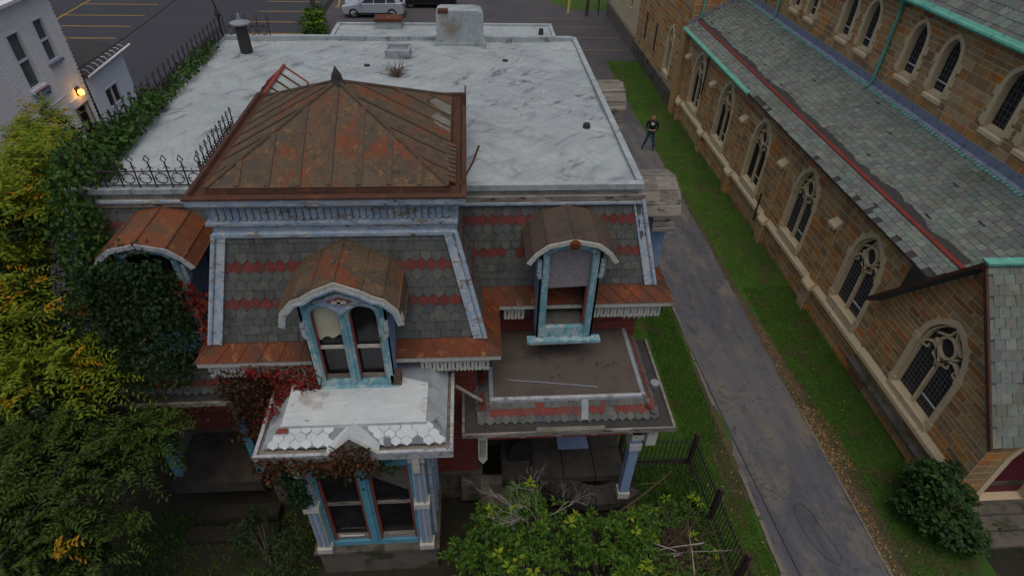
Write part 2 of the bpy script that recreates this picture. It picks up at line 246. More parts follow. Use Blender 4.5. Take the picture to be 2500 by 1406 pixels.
    def build(s, name, mats, parent=None, smooth=False, **kw):
        me = bpy.data.meshes.new(name); me.from_pydata(s.v, [], s.f)
        mats = mats if isinstance(mats, (list, tuple)) else [mats]
        for m in mats: me.materials.append(M[m])
        if len(mats) > 1: me.polygons.foreach_set('material_index', s.m)
        if smooth: me.polygons.foreach_set('use_smooth', [True]*len(s.f))
        me.update(); o = bpy.data.objects.new(name, me); link(o, parent); return tag(o, **kw)
def inst(name, me, mx, parent, kind=None):
    o = bpy.data.objects.new(name, me); C.objects.link(o); o.matrix_basis = mx
    if parent is not None: o.parent = parent; o.matrix_parent_inverse = PW.get(parent.name, Matrix.Identity(4))
    return o
def meshof(mb, name, m):
    me = bpy.data.meshes.new(name); me.from_pydata(mb.v, [], mb.f); me.materials.append(M[m]); return me

# walls with arched openings: op = dict(a,b,sill,top=[(u,v)...])
def arch(a, b, spring, rise, n=8, pointed=True):
    c = (a+b)/2; h = (b-a)/2; pts = []
    for i in range(2*n+1):
        t = -1+i/n
        if pointed:
            # two-centred arch
            rr = (h*h+rise*rise)/(2*h); x = abs(t)*h; v = math.sqrt(max(rr*rr-(x+rr-h)**2, 0))
        else: v = rise*math.sqrt(max(1-t*t, 0))
        pts.append((c+t*h, spring+v))
    return pts
def interp(top, u):
    for (a, va), (b, vb) in zip(top, top[1:]):
        if a-1e-6 <= u <= b+1e-6: return va+(vb-va)*((u-a)/(b-a) if b > a else 0)
    return top[0][1]
def wall_open(mb, fr, u0, u1, vb, vt, ops, depth=.2, brk=()):
    f = vt if callable(vt) else (lambda u: vt)
    us = {u0, u1, *brk}
    for o in ops: us |= {p[0] for p in o['top']}
    us = sorted(u for u in us if u0-1e-6 <= u <= u1+1e-6)
    for a, b in zip(us, us[1:]):
        if b-a < 1e-6: continue
        m = (a+b)/2; op = next((o for o in ops if o['a'] < m < o['b']), None)
        if op is None: mb.poly([fr.P(a, vb), fr.P(b, vb), fr.P(b, f(b)), fr.P(a, f(a))])
        else:
            mb.poly([fr.P(a, vb), fr.P(b, vb), fr.P(b, op['sill']), fr.P(a, op['sill'])])
            mb.poly([fr.P(a, interp(op['top'], a)), fr.P(b, interp(op['top'], b)), fr.P(b, f(b)), fr.P(a, f(a))])
    for o in ops:
        ring = [(o['a'], o['sill']), (o['b'], o['sill'])]+list(reversed(o['top']))
        n = len(ring)
        for i in range(n):
            p, q = ring[i], ring[(i+1) % n]
            mb.poly([fr.P(*p), fr.P(*q), fr.P(*q, -depth), fr.P(*p, -depth)])
def op_range(o, v):
    if not (o['sill'] <= v): return None
    us = [u for u, vv in o['top'] if vv >= v]
    if not us: return None
    return (min(us), max(us))
def courses(u0, u1, vb, vt, ops, hs, ws, rnd, lim=None, pad=0, gap=.026):
    out = []; v = vb
    while v < vt-.03:
        h = min(rnd.choice(hs), vt-v); 
        if vt-(v+h) < .06: h = vt-v
        a, b = u0, u1
        if lim:
            l0 = lim(v+h*.8); 
            if l0 is None: v += h; continue
            a, b = l0
        iv = [(a, b)]
        for o in ops:
            if v+h <= o['sill']+.01: continue
            r1 = op_range(o, max(v+.02, o['sill']+.001))
            if not r1: continue
            p, q = r1[0]-pad, r1[1]+pad; nv = []
            for x, y in iv:
                if q <= x or p >= y: nv.append((x, y)); continue
                if p > x: nv.append((x, p))
                if q < y: nv.append((q, y))
            iv = nv
        for x, y in iv:
            u = x
            while u < y-.02:
                wd = rnd.uniform(*ws)
                if y-(u+wd) < ws[0]*.6: wd = y-u
                out.append((u+gap/2, u+wd-gap/2, v+gap/2, v+h-gap/2)); u += wd
        v += h
    return out
def block(mb, fr, a, b, c, d, n0, n1, ch=.012):
    ch = min(ch, (b-a)*.3, (d-c)*.3)
    vs = [fr.P(a, c, n0), fr.P(b, c, n0), fr.P(b, d, n0), fr.P(a, d, n0), fr.P(a, c, n1-ch), fr.P(b, c, n1-ch), fr.P(b, d, n1-ch), fr.P(a, d, n1-ch),
          fr.P(a+ch, c+ch, n1), fr.P(b-ch, c+ch, n1), fr.P(b-ch, d-ch, n1), fr.P(a+ch, d-ch, n1)]
    fs = [(8, 9, 10, 11)]+[(i, (i+1) % 4, 4+(i+1) % 4, 4+i) for i in range(4)]+[(4+i, 4+(i+1) % 4, 8+(i+1) % 4, 8+i) for i in range(4)]
    mb.add(vs, fs)
CAM = V((0, 0, 13.2))
def in_view(p, m=.03):
    d = V(p)-CAM; z = d.dot(fwd)
    if z < .5: return False
    x = d.dot(right)/z*1457/1250; y = d.dot(down)/z*1457/703
    return abs(x) < 1+m and abs(y) < 1+m
_blk = MB(); block(_blk, ID, 0, 1, 0, 1, 0, 1, .09)
BLK = {}
def lay(pieces, fr, parent, name, m, depth, cap=300, rnd=random, rest='stonework', jit=.35):
    """pieces as single objects (the nearest `cap` in view) and the rest as one joined part"""
    if m not in BLK: BLK[m] = meshof(_blk, name, m)
    key = []
    for p in pieces:
        c = fr.P((p[0]+p[1])/2, (p[2]+p[3])/2); key.append((not in_view(c), (c-CAM).length/math.sqrt(max((p[1]-p[0])*(p[3]-p[2]), 1e-4))))
    od = sorted(range(len(pieces)), key=lambda i: key[i]); mb = MB()
    for r, i in enumerate(od):
        a, b, c, d = pieces[i]; dp = depth*(1-jit+jit*2*rnd.random())
        if r < cap and not key[i][0]: inst(name, BLK[m], fr.mat(a, c, -.004, b-a, d-c, dp+.004), parent)
        else: block(mb, fr, a, b, c, d, -.004, dp, .012 if depth > .012 else .005)
    if mb.f: mb.build(rest, m, parent, kind='stuff')

# ---------------------------------------------------------------- ground, drive, lot
def sheet(name, pts, z, m, kind='structure', **kw):
    return MB().poly([(x, y, z) for x, y in pts]).build(name, m, kind=kind, **kw)
sheet('ground', [(-220, -60), (220, -60), (220, 420), (-220, 420)], 0, 'soil')
def wig(x, y0, y1, n, a, rnd):
    return [(x+rnd.uniform(-a, a), y0+(y1-y0)*i/n) for i in range(n+1)]
rd = random.Random(3)
DL = [(6.72+rd.uniform(-.03, .03)+(.12 if 9.3 < y < 10.6 else 0), y) for y in np.linspace(1.5, 18, 40)]+[(6.95, 19), (7.1, 21), (7.1, 30)]
DR = [(9.12+rd.uniform(-.035, .035), y) for y in np.linspace(1.5, 30, 70)]
sheet('lawn', [(3.9, 9.3), (6.75, 9.3), (6.75, 1.5), (5.5, 1.5), (5.5, 9.0), (3.9, 9.0)][::-1], .006, 'grass')
sheet('lawn', [(3.6, 9.3), (6.85, 9.3), (7.05, 30), (3.6, 30)], .007, 'grass')
sheet('lawn', [(9.1, 1.5), (11.6, 1.5), (11.6, 40.1), (9.0, 40.1), (9.0, 30)], .006, 'grass')
sheet('verge', [(9.05, 1.5), (9.75, 1.5), (9.7, 6), (9.85, 9), (9.6, 12), (9.35, 15), (9.3, 20), (9.15, 28), (9.0, 28)], .010, 'verge')
sheet('verge', [(6.2, 8.0), (6.75, 7.6), (6.75, 12.5), (6.55, 12), (6.5, 10), (6.1, 9.0)], .011, 'verge')
sheet('driveway', DL+[(x, y) for x, y in reversed(DR)], .016, 'asphalt')
sheet('parking_lot', [(-11.3, 26), (7.1, 26), (7.1, 30), (9.0, 30), (9.0, 40.1), (30, 40.1), (30, 90), (-11.3, 90)], .012, 'lotold')
sheet('parking_lot', [(-90, 26), (-11.8, 26), (-11.8, 90), (-90, 90)], .012, 'lot')
sheet('lawn', [(6.6, 57), (7.3, 54), (8.8, 52.7), (11.6, 52.3), (40, 52.3), (40, 100), (4, 100), (5, 62)], .018, 'grass')
for y0, y1 in ((1.5, 4.6), (4.65, 7.2), (7.3, 8.6), (10.7, 12.4), (12.45, 15), (15.05, 17.8)):
    mb = MB(); k = 6
    for i in range(k):
        a = y0+(y1-y0)*i/k; b = y0+(y1-y0)*(i+1)/k; o1 = rd.uniform(-.015, .015)
        mb.box(6.665+o1, 6.765+o1, a+.004, b-.004, -.05, .055+rd.uniform(-.01, .012))
    mb.build('kerb', 'kerb', kind='structure')
for y0, y1 in ((1.5, 4.4), (4.45, 7.5), (7.55, 10.5)):
    mb = MB()
    for i in range(6):
        a = y0+(y1-y0)*i/6; b = y0+(y1-y0)*(i+1)/6; mb.box(9.13, 9.2, a+.004, b-.004, -.05, .035+rd.uniform(-.012, .01))
    mb.build('kerb', 'kerb', kind='structure')
# the tar patch in the drive
pt = [(7.62, 7.35), (7.72, 7.55), (7.9, 7.6), (8.02, 7.4), (8.1, 7.0), (8.2, 6.6), (8.25, 6.25), (8.1, 6.05), (7.9, 6.2), (7.75, 6.5), (7.65, 6.9)]
MB().bar(pt, .022, .017, .022, ID, True).build('tar_patch_seam', 'tar', kind='structure')
for (x0, y0), (x1, y1), m in [((-30.8, 49.9), (-24.6, 49.9), 'yellow'), ((-30.6, 47.1), (-24.5, 47.1), 'yellow'), ((-30.4, 44.3), (-24.3, 44.3), 'yellow'), ((-30.8, 53.1), (-24.9, 53.1), 'yellow'), ((-31, 56), (-25, 56), 'yellow'),
        ((-16.6, 54.4), (-12.4, 54.4), 'yellow'), ((-16.5, 51.4), (-12.2, 51.4), 'yellow'), ((-16.4, 48.5), (-12, 48.5), 'yellow'), ((-16.3, 45.6), (-11.9, 45.6), 'yellow'), ((-16.6, 57.4), (-12.6, 57.4), 'yellow'),
        ((5.2, 50.1), (9.1, 50.1), 'yellowdull'), ((5.4, 47.7), (10.9, 47.7), 'yellowdull'), ((5.6, 45.05), (11, 45.05), 'yellowdull'), ((5.8, 42.3), (11.1, 42.3), 'yellowdull')]:
    sheet('parking_line', [(x0, y0-.06), (x1, y1-.06), (x1, y1+.06), (x0, y0+.06)], .018, m)
sheet('parking_line', [(-30.32, 43), (-30.2, 43), (-30.9, 62), (-31.02, 62)], .022, 'yellow')

# ---------------------------------------------------------------- slates
def slate_mesh(kind, m):
    t = .016
    if kind == 'rect': p = [(-.48, 0), (.48, 0), (.48, 1.75), (-.48, 1.75)]
    elif kind.startswith('hex'): p = [(-.5, .27), (0, -.23), (.5, .27), (.5, .73), (0, 1.23), (-.5, .73)]
    elif kind == 'rect_s': p = [(-.48, 0), (.48, 0), (.48, 1.0), (-.48, 1.0)]
    elif kind == 'point_s': p = [(-.485, .2), (0, -.26), (.485, .2), (.485, 1.0), (-.485, 1.0)]
    else: p = [(-.485, .2), (0, -.26), (.485, .2), (.485, 1.75), (-.485, 1.75)]
    mb = MB(); n = len(p); hi = (lambda y: .016) if kind.startswith('hex') else (lambda y: .026-.012*min(max(y, 0), 1.75))
    mb.add([(x, y, hi(y)) for x, y in p]+[(x, y, hi(y)-t) for x, y in p], [tuple(range(n))]+[(i, n+i, n+(i+1) % n, (i+1) % n) for i in range(n)])
    return mb
SM = {}
def slates(fr, Ls, rows, width, lim, pattern, parent, skip=None, cap=300, rnd=random, miss=.010, name='slate', rest='slates', wk=1):
    e = Ls/rows; todo = []
    for r in range(rows):
        v = Ls-(r+1)*e; kind, m = pattern(r); kind += '_s' if r == 0 else ''; l0, l1 = lim(v+e*.4); off = (r % 2)*.5
        k0 = math.floor(l0/width)-1
        for k in range(k0, math.ceil(l1/width)+2):
            u = (k+.5+off)*width
            if u < l0-width*.1 or u > l1+width*.1: continue
            if skip and skip(u, v+e*.5): continue
            if rnd.random() < miss: continue
            mm = m if m != 'slate' or rnd.random() > .03 else 'slatedark'
            todo.append((u, v, kind, mm))
    key = [(not in_view(fr.P(u, v)), (fr.P(u, v)-CAM).length) for u, v, _, _ in todo]
    od = sorted(range(len(todo)), key=lambda i: key[i]); joined = {}
    for q, i in enumerate(od):
        u, v, kind, m = todo[i]
        if (kind, m) not in SM: SM[kind, m] = (meshof(slate_mesh(kind, m), name, m), slate_mesh(kind, m))
        mx = fr.mat(u+rnd.gauss(0, .004), v+rnd.gauss(0, .005), rnd.uniform(0, .004), width*wk*rnd.uniform(.975, 1.0), e, 1) @ Matrix.Rotation(rnd.gauss(0, .018) if rnd.random() > .02 else rnd.gauss(0, .12), 4, 'Z')
        if q < cap and not key[i][0]: inst(name, SM[kind, m][0], mx, parent)
        else:
            mb = joined.setdefault(m, MB()); b = SM[kind, m][1]; mb.add([mx @ V(p) for p in b.v], b.f)
    for m, mb in joined.items(): mb.build(rest, m, parent, kind='stuff')
def band_pattern(r):
    if r in (3, 7): return ('point', 'slatered')
    if r in (2, 4, 6, 8): return ('point', 'slate')
    return ('rect', 'slate')
def flare(A, B, A2, B2, n, parent, m='redtin'):
    A, B, A2, B2 = map(V, (A, B, A2, B2)); nn = (B-A).cross(A2-A).normalized()
    if nn.z < 0: nn = -nn
    for i in range(n):
        s, t = i/n, (i+1)/n; q = [A.lerp(B, s), A.lerp(B, t), A2.lerp(B2, t), A2.lerp(B2, s)]
        c = nn*random.uniform(0, .004)
        mb = MB().hexa([p-nn*.015+c for p in q], [p+c for p in q])
        if i: d = (B-A).normalized()*.008; mb.hexa([q[0]-d, q[0]+d, q[3]+d, q[3]-d], [p+nn*.018 for p in (q[0]-d, q[0]+d, q[3]+d, q[3]-d)])
        mb.build('tin_panel', m, parent)
def usweep(mb, x0, x1, y0, yb, prof):
    rg = [[(x0-o, yb, z), (x0-o, y0-o, z), (x1+o, y0-o, z), (x1+o, yb, z)] for o, z in prof]
    for a, b in zip(rg, rg[1:]):
        for i in range(3): mb.poly([a[i], a[i+1], b[i+1], b[i]])
    return mb

# ---------------------------------------------------------------- THE HOUSE
house = thing('mansion', (-2, 14, 0), 'derelict mansion with grey and red slate mansard, rusty tower roof and silver flat roof', 'house')
ZT, ZB, ZE = 7.5, 5.43, 5.2
# brick walls and foundation
mb = MB(); mb.box(-7.75, 3.6, 9.75, 19.5, .95, 5.12); mb.box(-4.65, 0.0, 8.27, 9.8, .95, 5.12); mb.box(-4.7, 2.95, 19.3, 23.25, .3, 6.55)
walls = mb.build('wall', 'mortarred', house)
mb = MB(); mb.box(-7.85, 3.7, 9.65, 19.6, -.2, .97); mb.box(-4.75, .1, 8.17, 9.7, -.2, .95); mb.build('foundation', 'limegrey', house)
rb = random.Random(11)
def brickwork(fr, u0, u1, v0, v1, parent, cap):
    out = []; v = v0; r = 0
    while v < v1-.03:
        u = u0-(.11 if r % 2 else 0)
        while u < u1-.01:
            a, b = max(u, u0), min(u+.215, u1)
            if b-a > .03: out.append((a+.005, b-.005, v+.005, v+.07))
            u += .22
        v += .076; r += 1
    lay(out, fr, parent, 'brick', 'brick', .008, cap, rb, 'bricks', .2)
brickwork(F((0, 8.27, 0), (1, 0, 0), (0, 0, 1)), -1.0, 0.0, .97, 5.0, walls, 300)
brickwork(F((0, 9.75, 0), (1, 0, 0), (0, 0, 1)), 0.0, 3.6, .97, 5.05, walls, 60)
brickwork(F((0, 8.27, 0), (1, 0, 0), (0, 0, 1)), -4.65, -3.4, .97, 5.0, walls, 0)
brickwork(F((0, 9.75, 0), (1, 0, 0), (0, 0, 1)), -7.75, -4.65, .97, 5.05, walls, 0)

# mansard backing
mb = MB()
xb0, xb1, yb0, yb1 = -7.88, 3.735, 9.64, 19.7; xt0, xt1, yt0, yt1 = -7.42, 3.275, 10.1, 19.25
B = [(xb0, yb0, ZB), (xb1, yb0, ZB), (xb1, yb1, ZB), (xb0, yb1, ZB)]; T = [(xt0, yt0, ZT-.06), (xt1, yt0, ZT-.06), (xt1, yt1, ZT-.06), (xt0, yt1, ZT-.06)]
for i in range(4): mb.poly([B[i], B[(i+1) % 4], T[(i+1) % 4], T[i]])
main_m = mb.build('mansard_slope', 'slatedark', house)
tb = [(-4.78, 9.7, ZB), (-4.78, 8.15, ZB), (.13, 8.15, ZB), (.13, 9.7, ZB)]; tt = [(-4.29, 10.4, ZT), (-4.29, 8.63, ZT), (-.36, 8.63, ZT), (-.36, 10.4, ZT)]
mb = MB()
for i in range(3): mb.poly([tb[i], tb[i+1], tt[i+1], tt[i]])
tow_m = mb.build('tower_mansard_slope', 'slatedark', house)
rs = random.Random(5)
fm = F((0, 9.64, ZB), (1, 0, 0), (0, .46, 2.07)); Lm = math.hypot(.46, 2.0)
ft = F((0, 8.15, ZB), (1, 0, 0), (0, .48, 2.07)); Lt = math.hypot(.48, 2.07)
slates(fm, Lm, 12, .185, lambda v: (.12-.49*v/Lm, 3.62-.46*v/Lm), band_pattern, main_m, skip=lambda u, v: 1.28 < u < 2.32 and v < 1.45, rnd=rs)
slates(fm, Lm, 12, .185, lambda v: (-7.8+.46*v/Lm, -4.7+.4*v/Lm), band_pattern, main_m, skip=lambda u, v: -6.5 < u < -5.2 and v < 1.4, cap=120, rnd=rs)
slates(ft, Lt, 12, .185, lambda v: (-4.66+.49*v/Lt, .01-.49*v/Lt), band_pattern, tow_m, skip=lambda u, v: -2.75 < u < -1.6 and v < 1.5, rnd=rs)
slates(F((.13, 8.15, ZB), (0, 1, 0), (-.49, 0, 2.07)), Lt, 12, .185, lambda v: (.1+.4*v/Lt, 1.6), band_pattern, tow_m, cap=0, rnd=rs)
# hip boards
def hipboard(p, q, wdt, parent, m='blue'):
    p, q = V(p), V(q); d = (q-p).normalized(); mb = MB()
    for s, a in ((1, 0), (0, 1)):
        u = V((1, 0, 0)) if s else V((0, 1, 0)); n = V((0, -1, 0)) if s else V((0, 0, 0))
    return mb
def cornerboard(p, q, sx, parent):
    """front leg (facing -y), side leg and a roll on the corner; sx=+1 for the right-hand corner"""
    p, q = V(p), V(q); mb = MB(); n = V((0, -.975, .22)); a = V((-sx, 0, 0)); side = V((sx*.975, 0, .22))
    mb.hexa([p, p+a*.17, q+a*.15, q], [x+n*.05 for x in (p, p+a*.17, q+a*.15, q)])
    k = p+a*.135, p+a*.17, q+a*.15, q+a*.115
    mb.hexa([x+n*.05 for x in k], [x+n*.075 for x in k])
    b = V((0, 1, 0)); k = (p, p+b*.17, q+b*.15, q); mb.hexa(k, [x+side*.05 for x in k])
    mb.tube([p+n*.05+side*.05, q+n*.05+side*.05], .045, 8)
    return mb.build('corner_board', 'blue', parent)
cornerboard((.13, 8.15, ZB-.02), (-.36, 8.63, ZT-.03), 1, house); cornerboard((-4.78, 8.15, ZB-.02), (-4.29, 8.63, ZT-.03), -1, house)
cornerboard((3.735, 9.64, ZB-.02), (3.275, 10.1, ZT-.22), 1, house); cornerboard((-7.88, 9.64, ZB-.02), (-7.42, 10.1, ZT-.22), -1, house)

# red tin eaves
ev = part_empty('tin_eave', house)
flare((-4.78, 8.15, ZB), (.13, 8.15, ZB), (-5.09, 7.84, ZE), (.49, 7.84, ZE), 15, ev)
flare((.13, 8.15, ZB), (.13, 9.64, ZB), (.49, 7.84, ZE), (.49, 9.26, ZE), 4, ev)
flare((-4.78, 9.64, ZB), (-4.78, 8.15, ZB), (-5.09, 9.26, ZE), (-5.09, 7.84, ZE), 4, ev)
flare((.13, 9.64, ZB), (xb1, 9.64, ZB), (.49, 9.26, ZE), (4.15, 9.26, ZE), 11, ev)
flare((xb0, 9.64, ZB), (-4.78, 9.64, ZB), (-8.3, 9.26, ZE), (-5.09, 9.26, ZE), 9, ev)
flare((xb1, 9.64, ZB), (xb1, 19.7, ZB), (4.15, 9.26, ZE), (4.15, 20.1, ZE), 26, ev)
flare((xb0, 19.7, ZB), (xb0, 9.64, ZB), (-8.3, 20.1, ZE), (-8.3, 9.26, ZE), 26, ev)
for p, q in (((.135, 8.145, ZB), (.49, 7.84, ZE)), ((-4.785, 8.145, ZB), (-5.09, 7.84, ZE)), ((xb1, 9.64, ZB), (4.15, 9.26, ZE))):
    MB().tube([V(p)+V((0, 0, .012)), V(q)+V((0, 0, .012))], .014, 6).build('hip_seam', 'rust', ev)
# fascia and soffit
mb = MB(); mb.box(-5.07, .47, 7.86, 7.9, 5.08, 5.185); mb.box(.43, .47, 7.9, 9.28, 5.08, 5.185); mb.box(-5.07, -5.03, 7.9, 9.28, 5.08, 5.185)
mb.box(.47, 4.13, 9.28, 9.32, 5.08, 5.185); mb.box(4.09, 4.13, 9.32, 20.05, 5.08, 5.185); mb.box(-8.28, -5.07, 9.28, 9.32, 5.08, 5.185); mb.box(-8.28, -8.24, 9.32, 20.05, 5.08, 5.185)
mb.build('fascia', 'cream', house)
mb = MB(); mb.box(-5.02, .42, 7.91, 9.7, 5.1, 5.14); mb.box(-8.23, 4.08, 9.33, 20, 5.095, 5.135); mb.build('soffit', 'wood', house)
# pierced frieze boards
fz = part_empty('pierced_frieze', house); bm_ = MB()
bm_.box(-.068, -.012, 0, .02, .08, .3); bm_.box(.012, .068, 0, .02, .08, .3); bm_.box(-.068, .068, 0, .02, .3, .36); bm_.box(-.068, .068, 0, .02, .045, .08)
bm_.box(-.03, .03, -.006, 0, .25, .275); bm_.box(-.045, -.033, -.006, 0, .2, .27); bm_.box(.033, .045, -.006, 0, .2, .27)
bm_.add([(-.068, 0, .045), (-.034, 0, .0), (0, 0, .045), (-.068, .02, .045), (-.034, .02, .0), (0, .02, .045)], [(0, 1, 2), (3, 5, 4), (0, 3, 4, 1), (1, 4, 5, 2)])
bm_.add([(0, 0, .045), (.034, 0, .0), (.068, 0, .045), (0, .02, .045), (.034, .02, .0), (.068, .02, .045)], [(0, 1, 2), (3, 5, 4), (0, 3, 4, 1), (1, 4, 5, 2)])
fbm = meshof(bm_, 'frieze_board', 'cream')
for x0, x1, y in ((-4.95, -3.2, 7.935), (-1.05, .3, 7.935), (.6, 1.15, 9.36), (2.5, 3.98, 9.36), (-8.1, -5.2, 9.36)):
    n = int((x1-x0)/.145)
    for i in range(n): inst('frieze_board', fbm, Matrix.Translation((x0+.0725+i*.145, y, 4.72)), fz)
mb = MB()
for x0, x1, y in ((-4.95, -3.2, 7.945), (-1.05, .3, 7.945), (.6, 1.15, 9.37), (2.5, 3.98, 9.37)): mb.box(x0, x1, y+.012, y+.02, 4.79, 5.09)
mb.build('frieze_backing', 'tar', fz)
# small scalloped lower frieze under the right corner
mb = MB()
for i in range(5): mb.prism([(3.2+i*.11, 4.6), (3.24+i*.11, 4.52), (3.28+i*.11, 4.6), (3.3+i*.11, 4.7), (3.2+i*.11, 4.7)], 0, .03, F((0, 9.55, 0), (1, 0, 0), (0, 0, 1)))
mb.build('scalloped_frieze', 'cream', house)

# the silver roof
mb = MB(); nx, ny = 34, 30
def rz(x, y): return ZT+.018*math.sin(x*1.7+y*.8)+.014*math.sin(y*2.3-x*.9)-.03
for i in range(nx+1):
    for j in range(ny+1):
        x = xt0+(xt1-xt0)*i/nx; y = yt0+(yt1-yt0)*j/ny; mb.v.append((x, y, rz(x, y)))
for i in range(nx):
    for j in range(ny): a = i*(ny+1)+j; mb.f.append((a, a+ny+1, a+ny+2, a+1)); mb.m.append(0)
roof = mb.build('flat_roof', 'silver', house, smooth=True)
mb = MB(); mb.box(-.3, xt1+.05, yt0-.05, yt0+.11, ZT-.07, ZT+.05); mb.box(xt0-.05, -4.33, yt0-.05, yt0+.09, ZT-.07, ZT+.03); mb.box(xt1-.08, xt1+.05, yt0+.11, yt1+.05, ZT-.07, ZT+.07)
mb.box(xt0-.05, xt0+.08, yt0+.09, yt1+.05, ZT-.07, ZT+.05); mb.box(xt0+.08, xt1-.08, yt1-.12, yt1+.05, ZT-.07, ZT+.1); mb.build('roof_edge', 'silver', roof)
mb = MB(); mb.box(-.3, xt1+.03, yt0-.03, yt0+.05, ZT-.16, ZT-.072); mb.box(xt0-.03, -4.33, yt0-.03, yt0+.05, ZT-.16, ZT-.072); mb.build('roof_fascia', 'greymetal', house)
MB().box(xt0, -4.33, yt0-.13, yt0-.0, ZT-.3, ZT-.16).build('roof_moulding', 'wood', house); mb = MB(); mb.box(-.3, xt1+.0, yt0-.13, yt0-.0, ZT-.3, ZT-.16); mb.box(xt1, xt1+.1, yt0-.1, yt1, ZT-.3, ZT-.16); mb.build('roof_moulding', 'wood', house)
for xa, xb, za in ((-.3, xt1+.04, -.33), (xt0, -4.33, -.2)): MB().box(xa, xb, yt0-.16, yt0-.131, ZT+za, ZT+za+.05).build('roof_bead', 'blue', house)
# back extension
mb = MB(); mb.box(-4.75, 3.0, 19.2, 23.3, 6.6, 6.8); ext = mb.build('back_extension_roof', 'silver', house)
mb = MB(); mb.box(-4.8, 3.05, 23.2, 23.34, 6.72, 6.87); mb.box(-4.82, -4.68, 19.3, 23.2, 6.72, 6.85); mb.box(2.93, 3.05, 19.3, 23.2, 6.72, 6.85); mb.build('roof_edge', 'silver', ext)
# chimneys, vents
mb = MB(); fc = F((0, 18.72, 0), (1, 0, 0), (0, 0, 1), (0, 1, 0)); pr = [(-.98, 7.4), (.42, 7.4), (.42, 8.3), (.36, 8.4), (.25, 8.45), (-.85, 8.45), (-.95, 8.41), (-.98, 8.34)]
mb.prism(pr, 0, .72, fc); mb.box(-1.04, .48, 18.66, 19.5, 7.4, 7.56); ch = mb.build('chimney', 'silver', house)
mb = MB(); mb.box(-.92, -.62, 18.70, 18.95, 8.38, 8.47); mb.build('flue_opening', 'rustdark', ch)
mb = MB(); mb.box(-2.42, -1.72, 17.6, 17.72, 7.45, 7.66); mb.box(-2.42, -2.36, 17.72, 18.1, 7.45, 7.66); mb.box(-1.78, -1.72, 17.72, 18.1, 7.45, 7.66); mb.box(-2.42, -1.72, 18.1, 18.2, 7.45, 7.7)
cb = mb.build('capped_chimney_stub', 'silver', house); MB().box(-2.36, -1.78, 17.72, 18.1, 7.45, 7.6).build('stub_fill', 'greymetal', cb)
mb = MB(); mb.box(-3.35, -2.45, 22.75, 23.3, 6.7, 7.05); bc = mb.build('rear_chimney', 'silver', house); MB().box(-3.4, -2.4, 22.7, 23.35, 7.05, 7.14).build('chimney_cap', 'redtin', bc)
mb = MB(); mb.lathe((-6.3, 17.75, 7.45), [(.3, 0), (.24, .06), (.2, .1)], 14); mb.build('pipe_collar', 'silver', roof)
mb = MB(); mb.lathe((-6.3, 17.75, 7.5), [(.17, 0), (.16, .85)], 14); vp = mb.build('vent_pipe', 'tar', house); mb = MB(); mb.lathe((-6.3, 17.75, 8.3), [(.2, 0), (.27, .02), (.27, .06), (.15, .1), (.05, .13), (.03, .26), (.005, .3)], 14); mb.build('pipe_cap', 'greymetal', vp)
for x, y, h in ((2.62, 12.75, .14), (2.55, 22.2, .2), (1.0, 17.3, .06), (-2.85, 16.9, .05)):
    zz = 7.46 if y < 19 else 6.8
    MB().lathe((x, y, zz), [(.09, 0), (.08, h), (.05, h+.005)], 10).build('roof_drain', 'tar', house)
# skylight
sk_ = part_empty('skylight', house); sx0, sx1, sy0, sy1, zb_, zr_ = -5.0, -4.0, 13.1, 14.9, 7.72, 8.12; cx = -4.5
mb = MB(); mb.box(sx0, sx1, sy0, sy1, 7.4, zb_); mb.build('skylight_kerb', 'silver', sk_)
mb = MB(); mb.poly([(sx0, sy0, zb_+.01), (cx, sy0, zr_), (cx, sy1, zr_), (sx0, sy1, zb_+.01)]); mb.poly([(sx1, sy0, zb_+.01), (sx1, sy1, zb_+.01), (cx, sy1, zr_), (cx, sy0, zr_)]); mb.poly([(sx0, sy0, zb_+.01), (sx1, sy0, zb_+.01), (cx, sy0, zr_)]); mb.poly([(sx0, sy1, zb_+.01), (sx1, sy1, zb_+.01), (cx, sy1, zr_)])
M['paleglass'] = mat('pale_milky_glass', (.34, .39, .36), .2, [(1.5, .45, .65, (.52, .56, .54))], spec=.5); mb.build('skylight_glass', 'paleglass', sk_)
for yy in np.linspace(sy0, sy1, 5):
    for xe in (sx0, sx1): MB().tube([(xe, yy, zb_+.03), (cx, yy, zr_+.02)], .022, 4).build('skylight_bar', 'redpaint' if yy in (sy0, sy1) else 'rustdark', sk_)
MB().tube([(cx, sy0-.03, zr_+.03), (cx, sy1+.03, zr_+.03)], .045, 6).build('skylight_ridge', 'redpaint', sk_)
MB().tube([(sx0, sy0, zb_), (sx0, sy1, zb_)], .03, 4).tube([(sx1, sy0, zb_), (sx1, sy1, zb_)], .03, 4).build('skylight_eave', 'redpaint', sk_)

# tower cornice
mb = usweep(MB(), -4.29, -.36, 8.63, 12.8, [(0, 7.3), (.02, 7.42), (.075, 7.44), (.075, 7.5), (.03, 7.53), (.03, 7.66), (.10, 7.69), (.10, 7.74), (.035, 7.77), (.045, 8.02), (.11, 8.035), (.12, 8.06), (.2, 8.10), (.235, 8.14), (.245, 8.262)])
mb.poly([(-4.5, 12.8, 7.3), (-.15, 12.8, 7.3), (-.15, 12.8, 8.28), (-4.5, 12.8, 8.28)])
cor = mb.build('tower_cornice', 'blue', house)
bk = MB().prism([(-.045, .08), (-.02, .025), (0, 0), (.02, .025), (.045, .08), (.045, .26), (-.045, .26)], 0, .035, F((0, 0, 0), (1, 0, 0), (0, 0, 1), (0, -1, 0)))
bk.box(-.02, .02, -.045, -.035, .11, .23); bkm = meshof(bk, 'bracket', 'blue')
for i in range(34): inst('bracket', bkm, Matrix.Translation((-4.2+i*(3.75/33), 8.585, 7.765)), cor)
